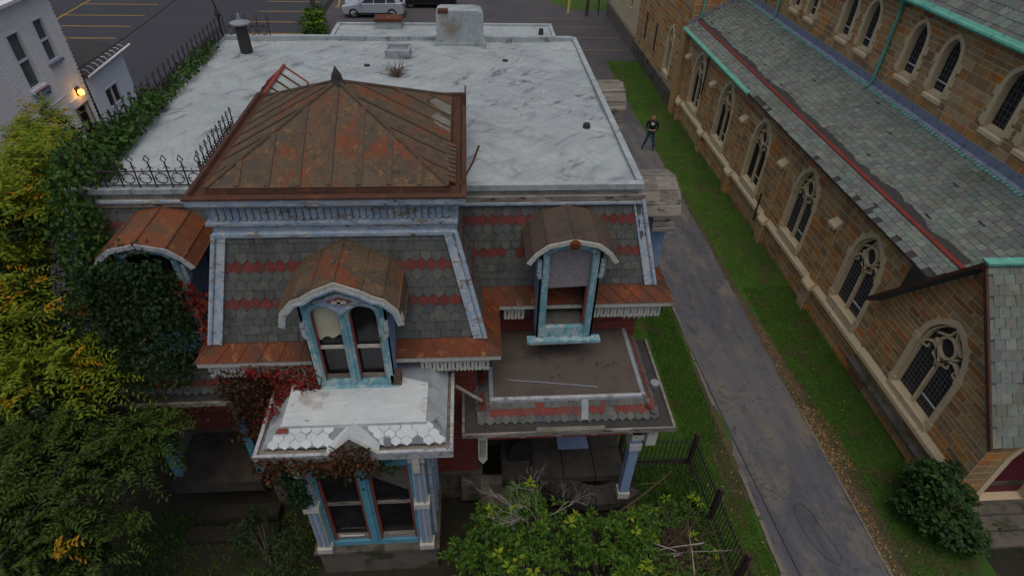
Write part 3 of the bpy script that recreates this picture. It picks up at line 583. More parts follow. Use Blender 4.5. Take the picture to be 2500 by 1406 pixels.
for i in range(12): inst('bracket', bkm, Matrix.Translation((-4.335, 8.75+i*.113, 7.765)) @ Matrix.Rotation(R(-90), 4, 'Z'), cor)
# tower roof: brim, trough, pyramid in panels with seams
X0, X1, Y0, Y1 = -4.53, -.12, 8.39, 12.8
mb = MB()
def ring(o0, z0, o1, z1):
    a = [(X0+o0, Y0+o0, z0), (X1-o0, Y0+o0, z0), (X1-o0, Y1-o0, z0), (X0+o0, Y1-o0, z0)]; b = [(X0+o1, Y0+o1, z1), (X1-o1, Y0+o1, z1), (X1-o1, Y1-o1, z1), (X0+o1, Y1-o1, z1)]
    for i in range(4): mb.poly([a[i], a[(i+1) % 4], b[(i+1) % 4], b[i]])
ring(-.02, 8.262, -.02, 8.29); ring(-.02, 8.29, .06, 8.31); ring(.06, 8.31, .09, 8.235); ring(.09, 8.235, .25, 8.225); ring(.25, 8.23, .28, 8.33)
mb.build('tower_gutter', 'rustdark', house)
troof = part_empty('tower_roof', house)
bx0, bx1, by0, by1, bz = X0+.27, X1-.27, Y0+.27, Y1-.27, 8.325; AP = V((-2.33, 10.55, 9.36))
cs = [V((bx0, by0, bz)), V((bx1, by0, bz)), V((bx1, by1, bz)), V((bx0, by1, bz))]; rt = random.Random(21)
for i in range(4):
    A, Bq = cs[i], cs[(i+1) % 4]; u = (Bq-A).normalized(); W_ = (Bq-A).length; foot = A+u*((AP-A).dot(u)); H_ = (AP-foot).length; fr = F(A, u, AP-foot); ua = (AP-A).dot(u)
    h = lambda x: H_*x/ua if x <= ua else H_*(W_-x)/(W_-ua)
    nS = 8 if i != 1 else 7; se = [W_*k/nS for k in range(nS+1)]
    for a, b in zip(se, se[1:]):
        p = [(a, 0), (b, 0)]
        if b < W_-.01: p.append((b, h(b)))
        if a < ua < b: p.append((ua, H_))
        if a > .01: p.append((a, h(a)))
        if len(p) < 3: continue
        c = rt.uniform(0, .008); MB().prism(p, c-.03, c, fr).build('roof_panel', 'rust', troof)
    for k in range(1, nS):
        q = [(se[k], .03), (se[k]+rt.uniform(-.01, .01), h(se[k])*.5), (se[k], h(se[k])-.02)]
        MB().bar(q, .085, .0, .024, fr).build('roof_seam', 'greyrust', troof)
for c in cs: MB().tube([c+V((0, 0, .01)), AP+V((0, 0, .01))], .035, 6).build('hip_roll', 'greyrust', troof)
MB().lathe(tuple(AP+V((0, 0, -.03))), [(.15, 0), (.11, .06), (.085, .16), (.03, .25), (.005, .3)], 5).build('finial', 'tar', house)
# crumpled tin along the right edge of the tower roof, missing sheet, rusty steps
mb = MB()
for k in range(9):
    y = Y0+.45+k*.16; mb.hexa([(X1-.5+rt.uniform(-.05, .05), y, 8.36), (X1-.16, y, 8.27), (X1-.16, y+.1, 8.27), (X1-.5, y+.1, 8.37)], [(X1-.5, y, 8.42), (X1-.16, y, 8.31), (X1-.16, y+.1, 8.31), (X1-.5, y+.1, 8.43)])
mb.build('buckled_tin', 'rust', troof)
fr = F(cs[1], (cs[2]-cs[1]), AP-(cs[1]+cs[2])/2)
for pts in ([(2.0, .03), (2.5, .02), (2.6, .3), (2.35, .42), (2.1, .35)], [(2.75, .03), (3.35, .03), (3.3, .36), (3.0, .5), (2.85, .3)]): MB().prism(pts, .003, .016, fr).build('bare_roof_patch', 'wood', troof)
MB().prism([(0, 0), (.62, 0), (.62, .3), (.5, .33), (.3, .3), (.05, .34)], 0, .03, F((X1-.01, Y1-.75, 8.2), (0, 1, 0), (0, 0, 1))).build('gutter_scrap', 'rustdark', troof)

# dormers --------------------------------------------------------------
def dormer(fr, wbody, zs, spring, prof, depth, hoodm, facem, ops, kind, parent, name='dormer'):
    """fr: u along the face, v up, n outwards, origin on the face at the dormer axis, v=0 at z=0"""
    d = part_empty(name, parent)
    mb = MB(); top = sorted(prof)
    hw = wbody/2
    def vt(u): return interp(prof, u)-.05
    wall_open(mb, fr, -hw, hw, zs, vt, ops, .13, brk=[p[0] for p in prof if abs(p[0]) < hw])
    mb.build('dormer_face', facem, d)
    for s in (-1, 1): MB().hexa([fr.P(s*hw, zs, 0), fr.P(s*hw, zs, -depth), fr.P(s*hw, vt(s*hw)+.02, -depth), fr.P(s*hw, vt(s*hw)+.02, 0)], [fr.P(s*(hw-.04), zs, 0), fr.P(s*(hw-.04), zs, -depth), fr.P(s*(hw-.04), vt(s*hw)+.02, -depth), fr.P(s*(hw-.04), vt(s*hw)+.02, 0)]).build('dormer_cheek', 'bluedeep', d)
    # hood panels
    for k, ((a, va), (b, vb)) in enumerate(zip(prof, prof[1:])):
        cuts = [.16, -depth*.28, -depth*.62, -depth*1.0]
        for c0, c1 in zip(cuts, cuts[1:]):
            lift = random.uniform(0, .006)
            q = [(a, va, c0), (b, vb, c0), (b, vb, c1), (a, va, c1)]
            MB().hexa([fr.P(x, y-.03, c) for x, y, c in q], [fr.P(x, y+lift, c) for x, y, c in q]).build('hood_panel', hoodm, d)
        MB().tube([fr.P(b, vb+.01, .165), fr.P(b, vb+.012, -depth)], .016, 5).build('hood_seam', hoodm, d)
    return d
def offset_prof(prof, k, dz): return [(x*k, z-dz) for x, z in prof]
# tower dormer with twin round-headed lights
ftd = F((-2.19, 7.55, 0), (1, 0, 0), (0, 0, 1))
profT = [(-1.01, 6.5), (-.95, 6.79), (-.72, 7.05), (-.4, 7.2), (0, 7.39), (.4, 7.2), (.72, 7.05), (.95, 6.79), (1.01, 6.48)]
opsT = [dict(a=-.545, b=-.085, sill=4.93, top=arch(-.545, -.085, 6.5, .25, 8, False)), dict(a=.085, b=.545, sill=4.93, top=arch(.085, .545, 6.5, .25, 8, False))]
dt = dormer(ftd, 1.42, 4.83, 6.5, profT, 1.02, 'rust', 'turq', opsT, 'twin', house, 'tower_dormer')
mb = MB(); mb.box(-.78, .78, -.06, .07, 4.78, 4.84, F((-2.19, 7.55, 0), (1, 0, 0), (0, -1, 0), (0, 0, 1))); mb.build('window_sill', 'turq', dt)
for o in opsT:
    ring_ = [(o['a'], o['sill'])]+o['top']+[(o['b'], o['sill'])]
    MB().bar([(x*.97+.03*(o['a']+o['b'])/2, y) for x, y in ring_], .035, -.12, -.06, ftd).build('sash_edge', 'redpaint', dt)
    MB().bar([(o['a'], 5.72), (o['b'], 5.72)], .05, -.14, -.09, ftd).build('meeting_rail', 'cream', dt)
    MB().bar([(o['a'], 4.98), (o['b'], 4.98)], .07, -.14, -.09, ftd).build('bottom_rail', 'wood', dt)
    MB().poly([ftd.P(o['a'], 5.0, -.17), ftd.P(o['b'], 5.0, -.17), ftd.P(o['b'], 5.72, -.17), ftd.P(o['a'], 5.72, -.17)]).build('window_pane', 'glass', dt)
    MB().poly([ftd.P(x, y, -.16) for x, y in [(o['a'], 5.72), (o['b'], 5.72)]+list(reversed(o['top']))]).build('window_pane', 'glass', dt)
bl = MB().poly([ftd.P(x, y, -.145) for x, y in [(-.545, 5.93), (-.5, 5.86), (-.44, 5.93), (-.36, 5.95), (-.3, 5.9), (-.25, 5.92), (-.16, 5.99), (-.085, 5.95)]+list(reversed(opsT[0]['top']))]); bl.build('torn_blind', 'shade', dt)
MB().bar([(0, 4.98), (0, 6.5)], .05, .0, .025, ftd).build('mullion_strip', 'turq', dt)
for s in (-1, 1):
    MB().bar([(s*.63, 4.9), (s*.63, 6.45)], .1, .0, .03, ftd).build('jamb_strip', 'turq', dt)
    MB().bar([(s*.69, 6.42), (s*.69, 6.16), (s*.66, 6.08)], .07, -.1, .06, ftd).build('hood_bracket', 'blue', dt)
    o = opsT[0 if s < 0 else 1]; MB().bar([(x+(x-(o['a']+o['b'])/2)*.25, y+.055) for x, y in o['top']], .075, .0, .035, ftd).build('arch_moulding', 'turq', dt)
inn = [(-.94, 6.46), (-.87, 6.72), (-.68, 6.94), (-.54, 6.97), (-.38, 7.09), (0, 7.26), (.38, 7.09), (.54, 6.97), (.68, 6.94), (.87, 6.72), (.94, 6.46)]
mb = MB(); out = [(-1.02, 6.48), (-.95, 6.78), (-.74, 7.02), (-.6, 7.07), (-.4, 7.2), (0, 7.38), (.4, 7.2), (.6, 7.07), (.74, 7.02), (.95, 6.78), (1.02, 6.46)]
for i in range(10): mb.hexa([ftd.P(*out[i], .03), ftd.P(*out[i+1], .03), ftd.P(*inn[i+1], .03), ftd.P(*inn[i], .03)], [ftd.P(*out[i], .18), ftd.P(*out[i+1], .18), ftd.P(*inn[i+1], .18), ftd.P(*inn[i], .18)])
mb.build('bargeboard', 'cream', dt)
MB().bar([(x, y) for x, y in inn], .045, .02, .20, ftd).build('bargeboard_bead', 'blue', dt)
dm = [(-.42, 6.9), (0, 7.06), (.42, 6.9), (.1, 6.76), (0, 6.66), (-.1, 6.76)]; mb = MB().prism(dm, .005, .05, ftd); mb.bar(dm, .045, .05, .085, ftd, True); dmo = mb.build('tympanum_panel', 'blue', dt)
MB().prism([(-.2, 6.9), (0, 6.98), (.2, 6.9), (0, 6.82)], .05, .075, ftd).build('tympanum_diamond', 'redpaint', dt)
MB().bar([(-.12, 6.9), (.12, 6.9)], .05, .075, .1, ftd).bar([(0, 6.85), (0, 6.95)], .05, .075, .1, ftd).build('tympanum_flower', 'cream', dt)
MB().box(-1.56, -1.38, 7.52, 7.7, 4.83, 5.1).build('rusty_patch', 'rust', dt)

# single-window dormers
profR0 = [(-.86, 6.66), (-.72, 6.86), (-.48, 7.06), (0, 7.17), (.48, 7.06), (.72, 6.86), (.86, 6.66)]
def single_dormer(fr, zs, hoodm, depth, name, kx=1, trim='cream'):
    sh = zs-4.58; profR = [(x*kx, z) for x, z in profR0]; pr = [(x, z+sh) for x, z in profR]; op = dict(a=-.4, b=.4, sill=4.88+sh, top=[(-.4, 6.74+sh), (-.28, 6.83+sh), (0, 6.88+sh), (.28, 6.83+sh), (.4, 6.74+sh)])
    d = dormer(fr, 1.16, zs+.02, 6.5+sh, pr, depth, hoodm, 'turq', [op], 'single', house, name)
    MB().bar([(-.76, zs), (.76, zs)], .07, -.05, .13, fr).build('window_sill', 'turq', d)
    MB().bar([(-.7, zs-.08), (.74, zs-.05)], .05, -.05, .09, fr).build('sill_board', 'cream', d)
    inn = [(-.78, 6.62), (-.655, 6.81), (-.44, 6.985), (0, 7.085), (.44, 6.985), (.655, 6.81), (.78, 6.62)]; inn = [(x*kx, y) for x, y in inn]; mb = MB()
    for i in range(6): mb.hexa([fr.P(x, y+sh, .03) for x, y in (profR[i], profR[i+1], inn[i+1], inn[i])], [fr.P(x, y+sh, .19) for x, y in (profR[i], profR[i+1], inn[i+1], inn[i])])
    mb.build('bargeboard', trim, d)
    for s in (-1, 1):
        MB().bar([(s*.6, 6.62+sh), (s*.6, 6.3+sh), (s*.57, 6.2+sh)], .08, -.1, .07, fr).build('hood_bracket', 'blue', d)
        MB().bar([(s*.47, zs+.1), (s*.47, 6.76+sh)], .11, .0, .035, fr).build('jamb_strip', 'turq', d)
    MB().bar([(-.47, 6.76+sh), (-.3, 6.88+sh), (0, 6.93+sh), (.3, 6.88+sh), (.47, 6.76+sh)], .09, .0, .035, fr).build('head_moulding', 'turq', d)
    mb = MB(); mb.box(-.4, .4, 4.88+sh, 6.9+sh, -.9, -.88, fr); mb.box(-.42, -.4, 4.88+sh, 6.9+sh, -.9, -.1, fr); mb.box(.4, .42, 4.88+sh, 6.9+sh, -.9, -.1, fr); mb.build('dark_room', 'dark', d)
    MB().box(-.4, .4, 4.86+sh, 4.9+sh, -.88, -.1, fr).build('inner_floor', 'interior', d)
    return d, op, sh
frd = F((1.82, 8.92, 0), (1, 0, 0), (0, 0, 1))
dr, op, sh = single_dormer(frd, 4.58, 'hoodbrown', 1.1, 'front_dormer')
MB().prism([(-.395, 5.86), (.395, 5.9), (.395, 6.72), (.2, 6.83), (-.2, 6.83), (-.395, 6.72)], -.1, -.08, frd).build('chipboard_sheet', 'osb', dr)
MB().bar([(.38, 4.92), (.38, 5.86)], .04, -.13, -.06, frd).build('sash_edge', 'redpaint', dr)
MB().box(-.37, .34, 4.9, 5.3, -.3, -.28, F((1.82, 8.92, 0), (1, 0, 0), (0, .5, .87))).build('fallen_board', 'interior', dr)
MB().lathe((0, 0, 0), [(.1, -.02), (.1, .03), (.06, .05), (.02, .05)], 9).build('rosette', 'redtin', dr).matrix_basis = frd.mat(0, 7.08, .2)
fld = F((-5.8, 8.92, 0), (1, 0, 0), (0, 0, 1)); dl, op, sh = single_dormer(fld, 4.62, 'hoodred', 1.1, 'ivy_dormer', 1.02, 'greywhite')
for yy, nm in ((11.0, 'side_dormer'), (16.4, 'side_dormer')):
    fsd = F((4.08, yy, 0), (0, 1, 0), (0, 0, 1)); dd, op, sh = single_dormer(fsd, 4.62, 'wood', .9, nm, .88, 'wood')
    MB().poly([fsd.P(-.4, 4.9, -.12), fsd.P(.4, 4.9, -.12), fsd.P(.4, 6.78, -.12), fsd.P(-.4, 6.78, -.12)]).build('window_pane', 'glass', dd)
    for k in range(3): MB().box(-.02+.0*k, .45-.02*k, -.95+.03*k, -.9+.03*k, 6.36+k*.11, 6.44+k*.11, F((3.72, yy+.12, 0), (1, 0, 0), (0, 1, 0))).build('gable_slat', 'wood', dd)

# bay window --------------------------------------------------------------
bay = part_empty('bay_window', house); fb = F((0, 6.55, 0), (1, 0, 0), (0, 0, 1))
opsB = [dict(a=-3.02, b=-2.26, sill=1.12, top=[(-3.02, 3.75), (-2.26, 3.75)]), dict(a=-2.06, b=-1.3, sill=1.12, top=[(-2.06, 3.75), (-1.3, 3.75)])]
mb = MB(); wall_open(mb, fb, -3.32, -.98, .95, 4.35, opsB, .15); mb.build('bay_front', 'teal', bay)
for xa in (-3.32, -1.1): MB().box(xa, xa+.12, 6.7, 8.25, .95, 4.35).build('bay_side', 'bluedeep', bay)
MB().box(-3.38, -.92, 6.47, 8.2, -.3, .95).build('bay_base', 'limegrey', bay); MB().box(-3.45, -.85, 6.4, 8.2, .88, .98).build('bay_ledge', 'limegrey', bay)
MB().box(-3.1, -1.2, 6.72, 8.2, .98, 1.0).build('bay_floor', 'interior', bay)
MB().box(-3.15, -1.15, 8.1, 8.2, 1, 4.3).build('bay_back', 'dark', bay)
for o in opsB:
    a, b = o['a'], o['b']
    for s, x in ((1, a+.03), (-1, b-.03)): MB().bar([(x, 1.14), (x, 3.74)], .035, -.12, -.03, fb).build('sash_edge', 'redpaint', bay)
    MB().bar([(a, 2.42), (b, 2.42)], .07, -.14, -.07, fb).build('meeting_rail', 'wood', bay); MB().bar([(a, 1.2), (b, 1.2)], .09, -.13, -.05, fb).build('bottom_rail', 'wood', bay)
    for z0, z1, k in ((1.2, 2.42, -.13), (2.42, 3.75, -.11)): MB().poly([fb.P(a, z0, k), fb.P(b, z0, k), fb.P(b, z1, k), fb.P(a, z1, k)]).build('window_pane', 'glass', bay)
MB().poly([fb.P(x, z, -.105) for x, z in [(-2.05, 3.3), (-1.3, 2.75), (-1.3, 3.75), (-2.05, 3.75)]]).build('faded_blind', 'interior', bay)
MB().bar([(-2.9, 1.27), (-2.4, 1.27)], .03, -.06, -.04, fb).build('white_lath', 'whitebar', bay)
MB().bar([(-2.16, 1.14), (-2.16, 3.8)], .1, .0, .04, fb).build('mullion_strip', 'teal', bay)
for x in (-3.2, -1.1):
    p = MB(); p.box(x-.11, x+.11, 6.42, 6.56, 1.0, 4.3); pl = p.build('pilaster', 'cream', bay)
    for k in (-.055, .055): MB().box(x+k-.03, x+k+.03, 6.395, 6.42, 1.25, 2.5).box(x+k-.03, x+k+.03, 6.395, 6.42, 2.75, 3.95).build('pilaster_inset', 'bluedeep', bay)
    for za, zc in ((1.0, 1.16), (2.55, 2.7), (4.05, 4.2)): MB().box(x-.15, x+.15, 6.37, 6.6, za, zc).build('pilaster_cap', 'cream', bay)
    q = MB(); q.box(x-.06, x+.06, 6.3, 6.42, 3.85, 4.32); q.prism([(0, 3.6), (.12, 3.85), (0, 3.85)], -.06, .06, F((x, 6.42, 0), (0, -1, 0), (0, 0, 1))); q.build('bay_bracket', 'cream', bay)
for k in range(3): MB().box(-.97, -.9, 6.75+k*.5, 6.95+k*.5, 1.0, 4.3).build('side_pilaster', 'blue', bay)
# bay roof
mb = MB(); gx0, gx1, gy, gz = -3.8, -.46, 6.32, 4.46; fx0, fx1, fy, fz_ = -3.36, -.89, 6.68, 4.83
mb.box(fx0, fx1, fy, 8.26, 4.5, fz_); broof = mb.build('bay_flat_roof', 'whiteroof', bay)
mb = MB(); mb.box(fx0-.01, fx1+.01, fy-.03, fy, fz_-.1, fz_+.02); mb.build('bay_roof_edge', 'whiteroof', bay)
MB().poly([(fx0-.34, gy+.14, gz+.03), (fx1+.34, gy+.14, gz+.03), (fx1, fy, fz_-.03), (fx0, fy, fz_-.03)]).build('bay_skirt', 'greymetal', bay); MB().poly([(fx1+.34, gy+.14, gz+.03), (fx1+.34, 8.26, gz+.03), (fx1, 8.26, fz_-.03), (fx1, fy, fz_-.03)]).build('bay_side_skirt', 'silver', bay); MB().poly([(fx0-.34, 8.26, gz+.03), (fx0-.34, gy+.14, gz+.03), (fx0, fy, fz_-.03), (fx0, 8.26, fz_-.03)]).build('bay_side_skirt', 'silver', bay)
fbs = F((0, gy+.15, gz+.03), (1, 0, 0), (0, fy-gy-.15, fz_-gz-.06)); Lb = math.hypot(fy-gy-.15, fz_-gz-.06)
slates(fbs, Lb, 3, .19, lambda v: (fx0-.33*(1-v/Lb)+.0, fx1+.33*(1-v/Lb)-.0), lambda r: ('hex', 'silverslate'), bay, wk=.965, skip=lambda u, v: abs(u+2.17) < .42-.6*v, rnd=rs, miss=.05)
MB().poly([(fx0-.1, fy-.1, fz_-.085), (fx0+.12, fy-.1, fz_-.085), (fx0+.12, fy-.03, fz_-.03), (fx0-.05, fy-.03, fz_-.03)]).build('bare_red_patch', 'slatered', bay)
mb = MB()    # gutter trough: floor, outer lip
mb.box(gx0, gx1, gy, gy+.17, gz-.12, gz-.05); mb.box(gx0, gx0+.17, gy+.17, 8.26, gz-.12, gz-.05); mb.box(gx1-.17, gx1, gy+.17, 8.26, gz-.12, gz-.05); mb.build('gutter_floor', 'wood', bay)
mb = MB(); mb.box(gx0-.03, gx1+.03, gy-.03, gy+.03, gz-.16, gz+.03); mb.box(gx0-.03, gx0+.03, gy+.03, 8.26, gz-.16, gz+.03); mb.box(gx1-.03, gx1+.03, gy+.03, 8.26, gz-.16, gz+.03); mb.build('gutter_lip', 'greywhite', bay)
mb = MB(); mb.box(gx0+.08, gx1-.08, gy+.08, 8.26, gz-.26, gz-.13); mb.build('bay_cornice', 'cream', bay)
# gablet
ap, l_, r_, bk_ = V((-2.14, gy-.02, 4.93)), V((-2.6, gy-.02, gz+.02)), V((-1.7, gy-.02, gz+.02)), V((-2.14, fy+.02, fz_+.03))
MB().poly([l_, ap, bk_, (-2.6, gy+.2, gz+.05)]).poly([ap, r_, (-1.7, gy+.2, gz+.05), bk_]).build('gablet_roof', 'whiteroof', bay)
MB().poly([l_+V((.05, .02, 0)), r_+V((-.05, .02, 0)), ap+V((0, .02, -.05))]).build('gablet_face', 'wood', bay)
MB().tube([l_, ap, r_], .028, 5).build('gablet_trim', 'cream', bay)
MB().hexa([(-1.62, 6.42, 4.5), (-1.5, 6.42, 4.5), (-1.5, 6.5, 4.5), (-1.62, 6.5, 4.5)], [(-1.62, 6.46, 4.68), (-1.52, 6.46, 4.68), (-1.52, 6.5, 4.68), (-1.62, 6.5, 4.68)]).build('bent_flashing', 'greymetal', bay)
MB().poly([(fx1+.02, 7.55, fz_+.004), (fx1+.02, 8.25, fz_+.004), (-1.55, 8.25, fz_+.004), (-1.45, 7.75, fz_+.004)]).build('grey_flashing', 'greymetal', bay)
MB().hexa([(-1.4, 8.26, 4.83), (fx1, 8.26, 4.83), (fx1, 8.1, 4.83), (-1.4, 8.1, 4.83)], [(-1.4, 8.26, 5.08), (fx1, 8.26, 5.08), (fx1, 8.22, 5.08), (-1.4, 8.22, 5.08)]).build('wall_flashing', 'greymetal', bay)

# porches --------------------------------------------------------------
def porch(x0, x1, yf, yb, zt, name, tarm, left_open=True):
    p = part_empty(name, house); rp = random.Random(int(abs(x0)*100))
    MB().box(x0, x1, yf, yb, zt-.3, zt).build('porch_flat_roof', tarm, p)
    MB().box(x0-.03, x1+.03, yf-.04, yf+.04, zt-.07, zt+.015).build('porch_roof_edge', 'greywhite' if tarm == 'porchtar' else 'wood', p)
    for xa in (x0-.03, x1-.05): MB().box(xa, xa+.08, yf+.04, yb, zt-.04, zt+.012).build('porch_roof_flashing', 'greymetal', p)
    e = .3; zb = zt-.36; q = lambda s: 0
    mb = MB(); mb.poly([(x0-e, yf-e, zb), (x1+e, yf-e, zb), (x1, yf-.02, zt-.06), (x0, yf-.02, zt-.06)]); mb.poly([(x1+e, yf-e, zb), (x1+e, yb, zb), (x1, yb, zt-.06), (x1, yf-.02, zt-.06)]); mb.poly([(x0-e, yb, zb), (x0-e, yf-e, zb), (x0, yf-.02, zt-.06), (x0, yb, zt-.06)])
    sk = mb.build('slate_skirt', 'slatedark', p)
    fr = F((0, yf-e, zb), (1, 0, 0), (0, e-.02, .30)); L = math.hypot(e-.02, .30)
    slates(fr, L, 3, .165, lambda v: (x0-e*(1-v/L), x1+e*(1-v/L)), lambda r: [('rect', 'slate'), ('point', 'slatered'), ('point', 'slate')][r], p, rnd=rp, miss=.04)
    fr = F((x0-e, yb, zb), (0, -1, 0), (e, 0, .30)); slates(fr, L, 3, .165, lambda v: (0, yb-yf+e*(1-v/L)), lambda r: [('rect', 'slate'), ('point', 'slatered'), ('point', 'slate')][r], p, cap=60, rnd=rp, miss=.1)
    fr = F((x1+e, yf-e, zb), (0, 1, 0), (-e, 0, .30)); slates(fr, L, 3, .165, lambda v: (e*v/L, yb-yf+e), lambda r: [('rect', 'slate'), ('point', 'slatered'), ('point', 'slate')][r], p, cap=60, rnd=rp, miss=.1)
    g = .25
    mb = MB(); mb.box(x0-e-g, x1+e+g, yf-e-g, yf-e, zb-.09, zb-.03); mb.box(x0-e-g, x0-e, yf-e, yb, zb-.09, zb-.03); mb.box(x1+e, x1+e+g, yf-e, yb, zb-.09, zb-.03); mb.build('gutter_floor', 'tar', p)
    mb = MB(); mb.box(x0-e-g-.03, x1+e+g+.03, yf-e-g-.025, yf-e-g+.015, zb-.10, zb+.015); mb.box(x0-e-g-.03, x0-e-g+.02, yf-e-g+.02, yb, zb-.13, zb+.025); mb.box(x1+e+g-.02, x1+e+g+.03, yf-e-g+.02, yb, zb-.13, zb+.025); mb.build('gutter_lip', 'wood', p)
    MB().box(x0-e-g+.06, x1+e+g-.06, yf-e-g+.06, yb, zb-.2, zb-.1).build('porch_cornice', 'cream', p)
    MB().box(x0-e+.02, x1+e-.02, yf-e+.0, yf-e+.1, zb-.52, zb-.2).box(x1+e-.12, x1+e-.02, yf-e+.1, yb, zb-.52, zb-.2).box(x0-e+.02, x0-e+.12, yf-e+.1, yb, zb-.52, zb-.2).build('porch_frieze', 'redpaint', p)
    n = int((x1-x0)/.32)
    for i in range(n+1):
        x = x0-.1+(x1-x0+.2)*i/n; MB().box(x-.05, x+.05, yf-e-.1, yf-e, zb-.36, zb-.2).prism([(0, zb-.48), (.1, zb-.36), (0, zb-.36)], -.05, .05, F((x, yf-e, 0), (0, -1, 0), (0, 0, 1))).build('porch_bracket', 'redpaint' if i % 2 else 'cream', p)
    return p
pr_ = porch(.28, 3.34, 7.77, 9.72, 4.06, 'entrance_porch', 'porchtar')
for x, z0 in ((3.28, .95),):
    po = MB(); po.box(x-.1, x+.1, 7.4, 7.6, z0, 3.25); pp_ = po.build('porch_post', 'bluedeep', pr_); [MB().box(x-.13, x+.13, 7.37, 7.63, a, b).build('post_collar', 'cream', pr_) for a, b in ((2.75, 2.95), (z0, z0+.2), (3.1, 3.25))]
    MB().box(x+.16, x+.36, 7.3, 7.42, 3.02, 3.5).build('post_bracket', 'cream', pr_)
for x in (.1,):
    MB().box(x-.09, x+.09, 7.3, 7.46, 2.75, 3.5).prism([(-.09, 2.75), (0, 2.6), (.09, 2.75)], -.08, .08, F((x, 7.38, 0), (1, 0, 0), (0, 0, 1))).build('pendant', 'cream', pr_)
    for k in range(3): MB().box(x-.06+k*.045, x-.035+k*.045, 7.28, 7.3, 2.85, 3.4).build('pendant_flute', 'wood', pr_)
MB().box(1.15, 2.5, 7.2, 7.3, 3.72, 3.74).build('slipped_flashing', 'wood', pr_)
MB().hexa([(2.06, 7.46, 3.72), (2.2, 7.46, 3.72), (2.22, 7.76, 4.0), (2.08, 7.76, 4.0)], [(2.06, 7.44, 3.75), (2.2, 7.44, 3.75), (2.22, 7.74, 4.03), (2.08, 7.74, 4.03)]).build('sheet_patch', 'greymetal', pr_)
MB().tube([(.62, 8.25, 4.085), (1.4, 8.15, 4.08), (2.45, 8.0, 4.075)], .012, 5).build('loose_wire', 'greymetal', pr_)
for x, y in ((-.02, 8.35), (3.77, 8.35)): MB().lathe((x, y, 3.62), [(.06, 0), (.1, .06), (.1, .14), (.02, .15)], 8).build('drain_outlet', 'greymetal', pr_)
# porch floor, steps, board, railing
slab = [(-.35, 9.7), (.5, 9.7), (.5, 7.45), (-.35, 7.45)]
mb = MB()
for x0, x1 in ((.55, 1.25), (1.26, 2.0), (2.01, 2.75), (2.76, 3.45)):
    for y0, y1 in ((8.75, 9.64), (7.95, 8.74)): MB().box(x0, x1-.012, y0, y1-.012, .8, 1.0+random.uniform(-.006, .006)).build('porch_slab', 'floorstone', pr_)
for k in range(9):
    a0 = R(200+k*14); a1 = R(200+(k+1)*14-1); c = V((2.7, 8.25, 0)); rr = (.45, 1.05)
    q = [c+V((math.cos(a)*r*1.3, math.sin(a)*r*.85, 0)) for a, r in ((a0, rr[0]), (a0, rr[1]), (a1, rr[1]), (a1, rr[0]))]
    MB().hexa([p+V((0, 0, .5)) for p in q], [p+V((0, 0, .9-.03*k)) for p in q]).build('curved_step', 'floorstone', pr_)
MB().box(1.95, 2.7, 8.72, 9.1, 1.01, 1.035).build('blue_board', 'bluedeep', pr_)
MB().box(-.4, .55, 7.9, 8.16, .3, .92).build('porch_ledge', 'limegrey', pr_)
MB().box(.05, 1.5, 7.5, 8.2, .0, .55).build('porch_plinth', 'limegrey', pr_)
mb = MB(); fa = F((1.0, 8.7, 0), (1, 0, 0), (0, 0, 1)); mb.prism([(.3*math.cos(R(a)), 1.0+.75*math.sin(R(a))) for a in range(0, 181, 20)], 0, .25, fa); mb.build('dark_arched_block', 'iron', pr_)  # solid black arched block standing on the porch floor
rl = part_empty('stair_railing', house)
rp_ = [V((1.35, 7.5, 1.75)), V((2.0, 7.35, 1.7)), V((2.6, 7.15, 1.35))]
MB().tube(rp_, .02, 6).tube([p-V((0, 0, .6)) for p in rp_], .015, 6).build('hand_rail', 'iron', rl)
for k in range(12):
    t = k/11*2; i = min(int(t), 1); p = rp_[i].lerp(rp_[i+1], t-i); MB().tube([p-V((0, 0, .75)), p], .011, 5).build('baluster', 'iron', rl)
pl_ = porch(-6.75, -5.15, 8.75, 9.72, 4.1, 'vine_porch', 'tar')
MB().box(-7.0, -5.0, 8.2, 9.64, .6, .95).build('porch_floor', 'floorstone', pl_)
for x in (-6.9, -5.05): MB().box(x-.09, x+.09, 8.42, 8.6, .9, 3.4).build('porch_post', 'teal', pl_)
MB().hexa([(-7.25, 8.5, 3.75), (-7.1, 8.5, 3.75), (-6.65, 8.85, 4.3), (-6.8, 8.85, 4.3)], [(-7.25, 8.47, 3.79), (-7.1, 8.47, 3.79), (-6.65, 8.82, 4.34), (-6.8, 8.82, 4.34)]).build('loose_board', 'cream', pl_)
MB().tube([(-.42, 7.9, 4.35), (.1, 7.75, 4.05)], .035, 6).build('downspout', 'wood', bay)

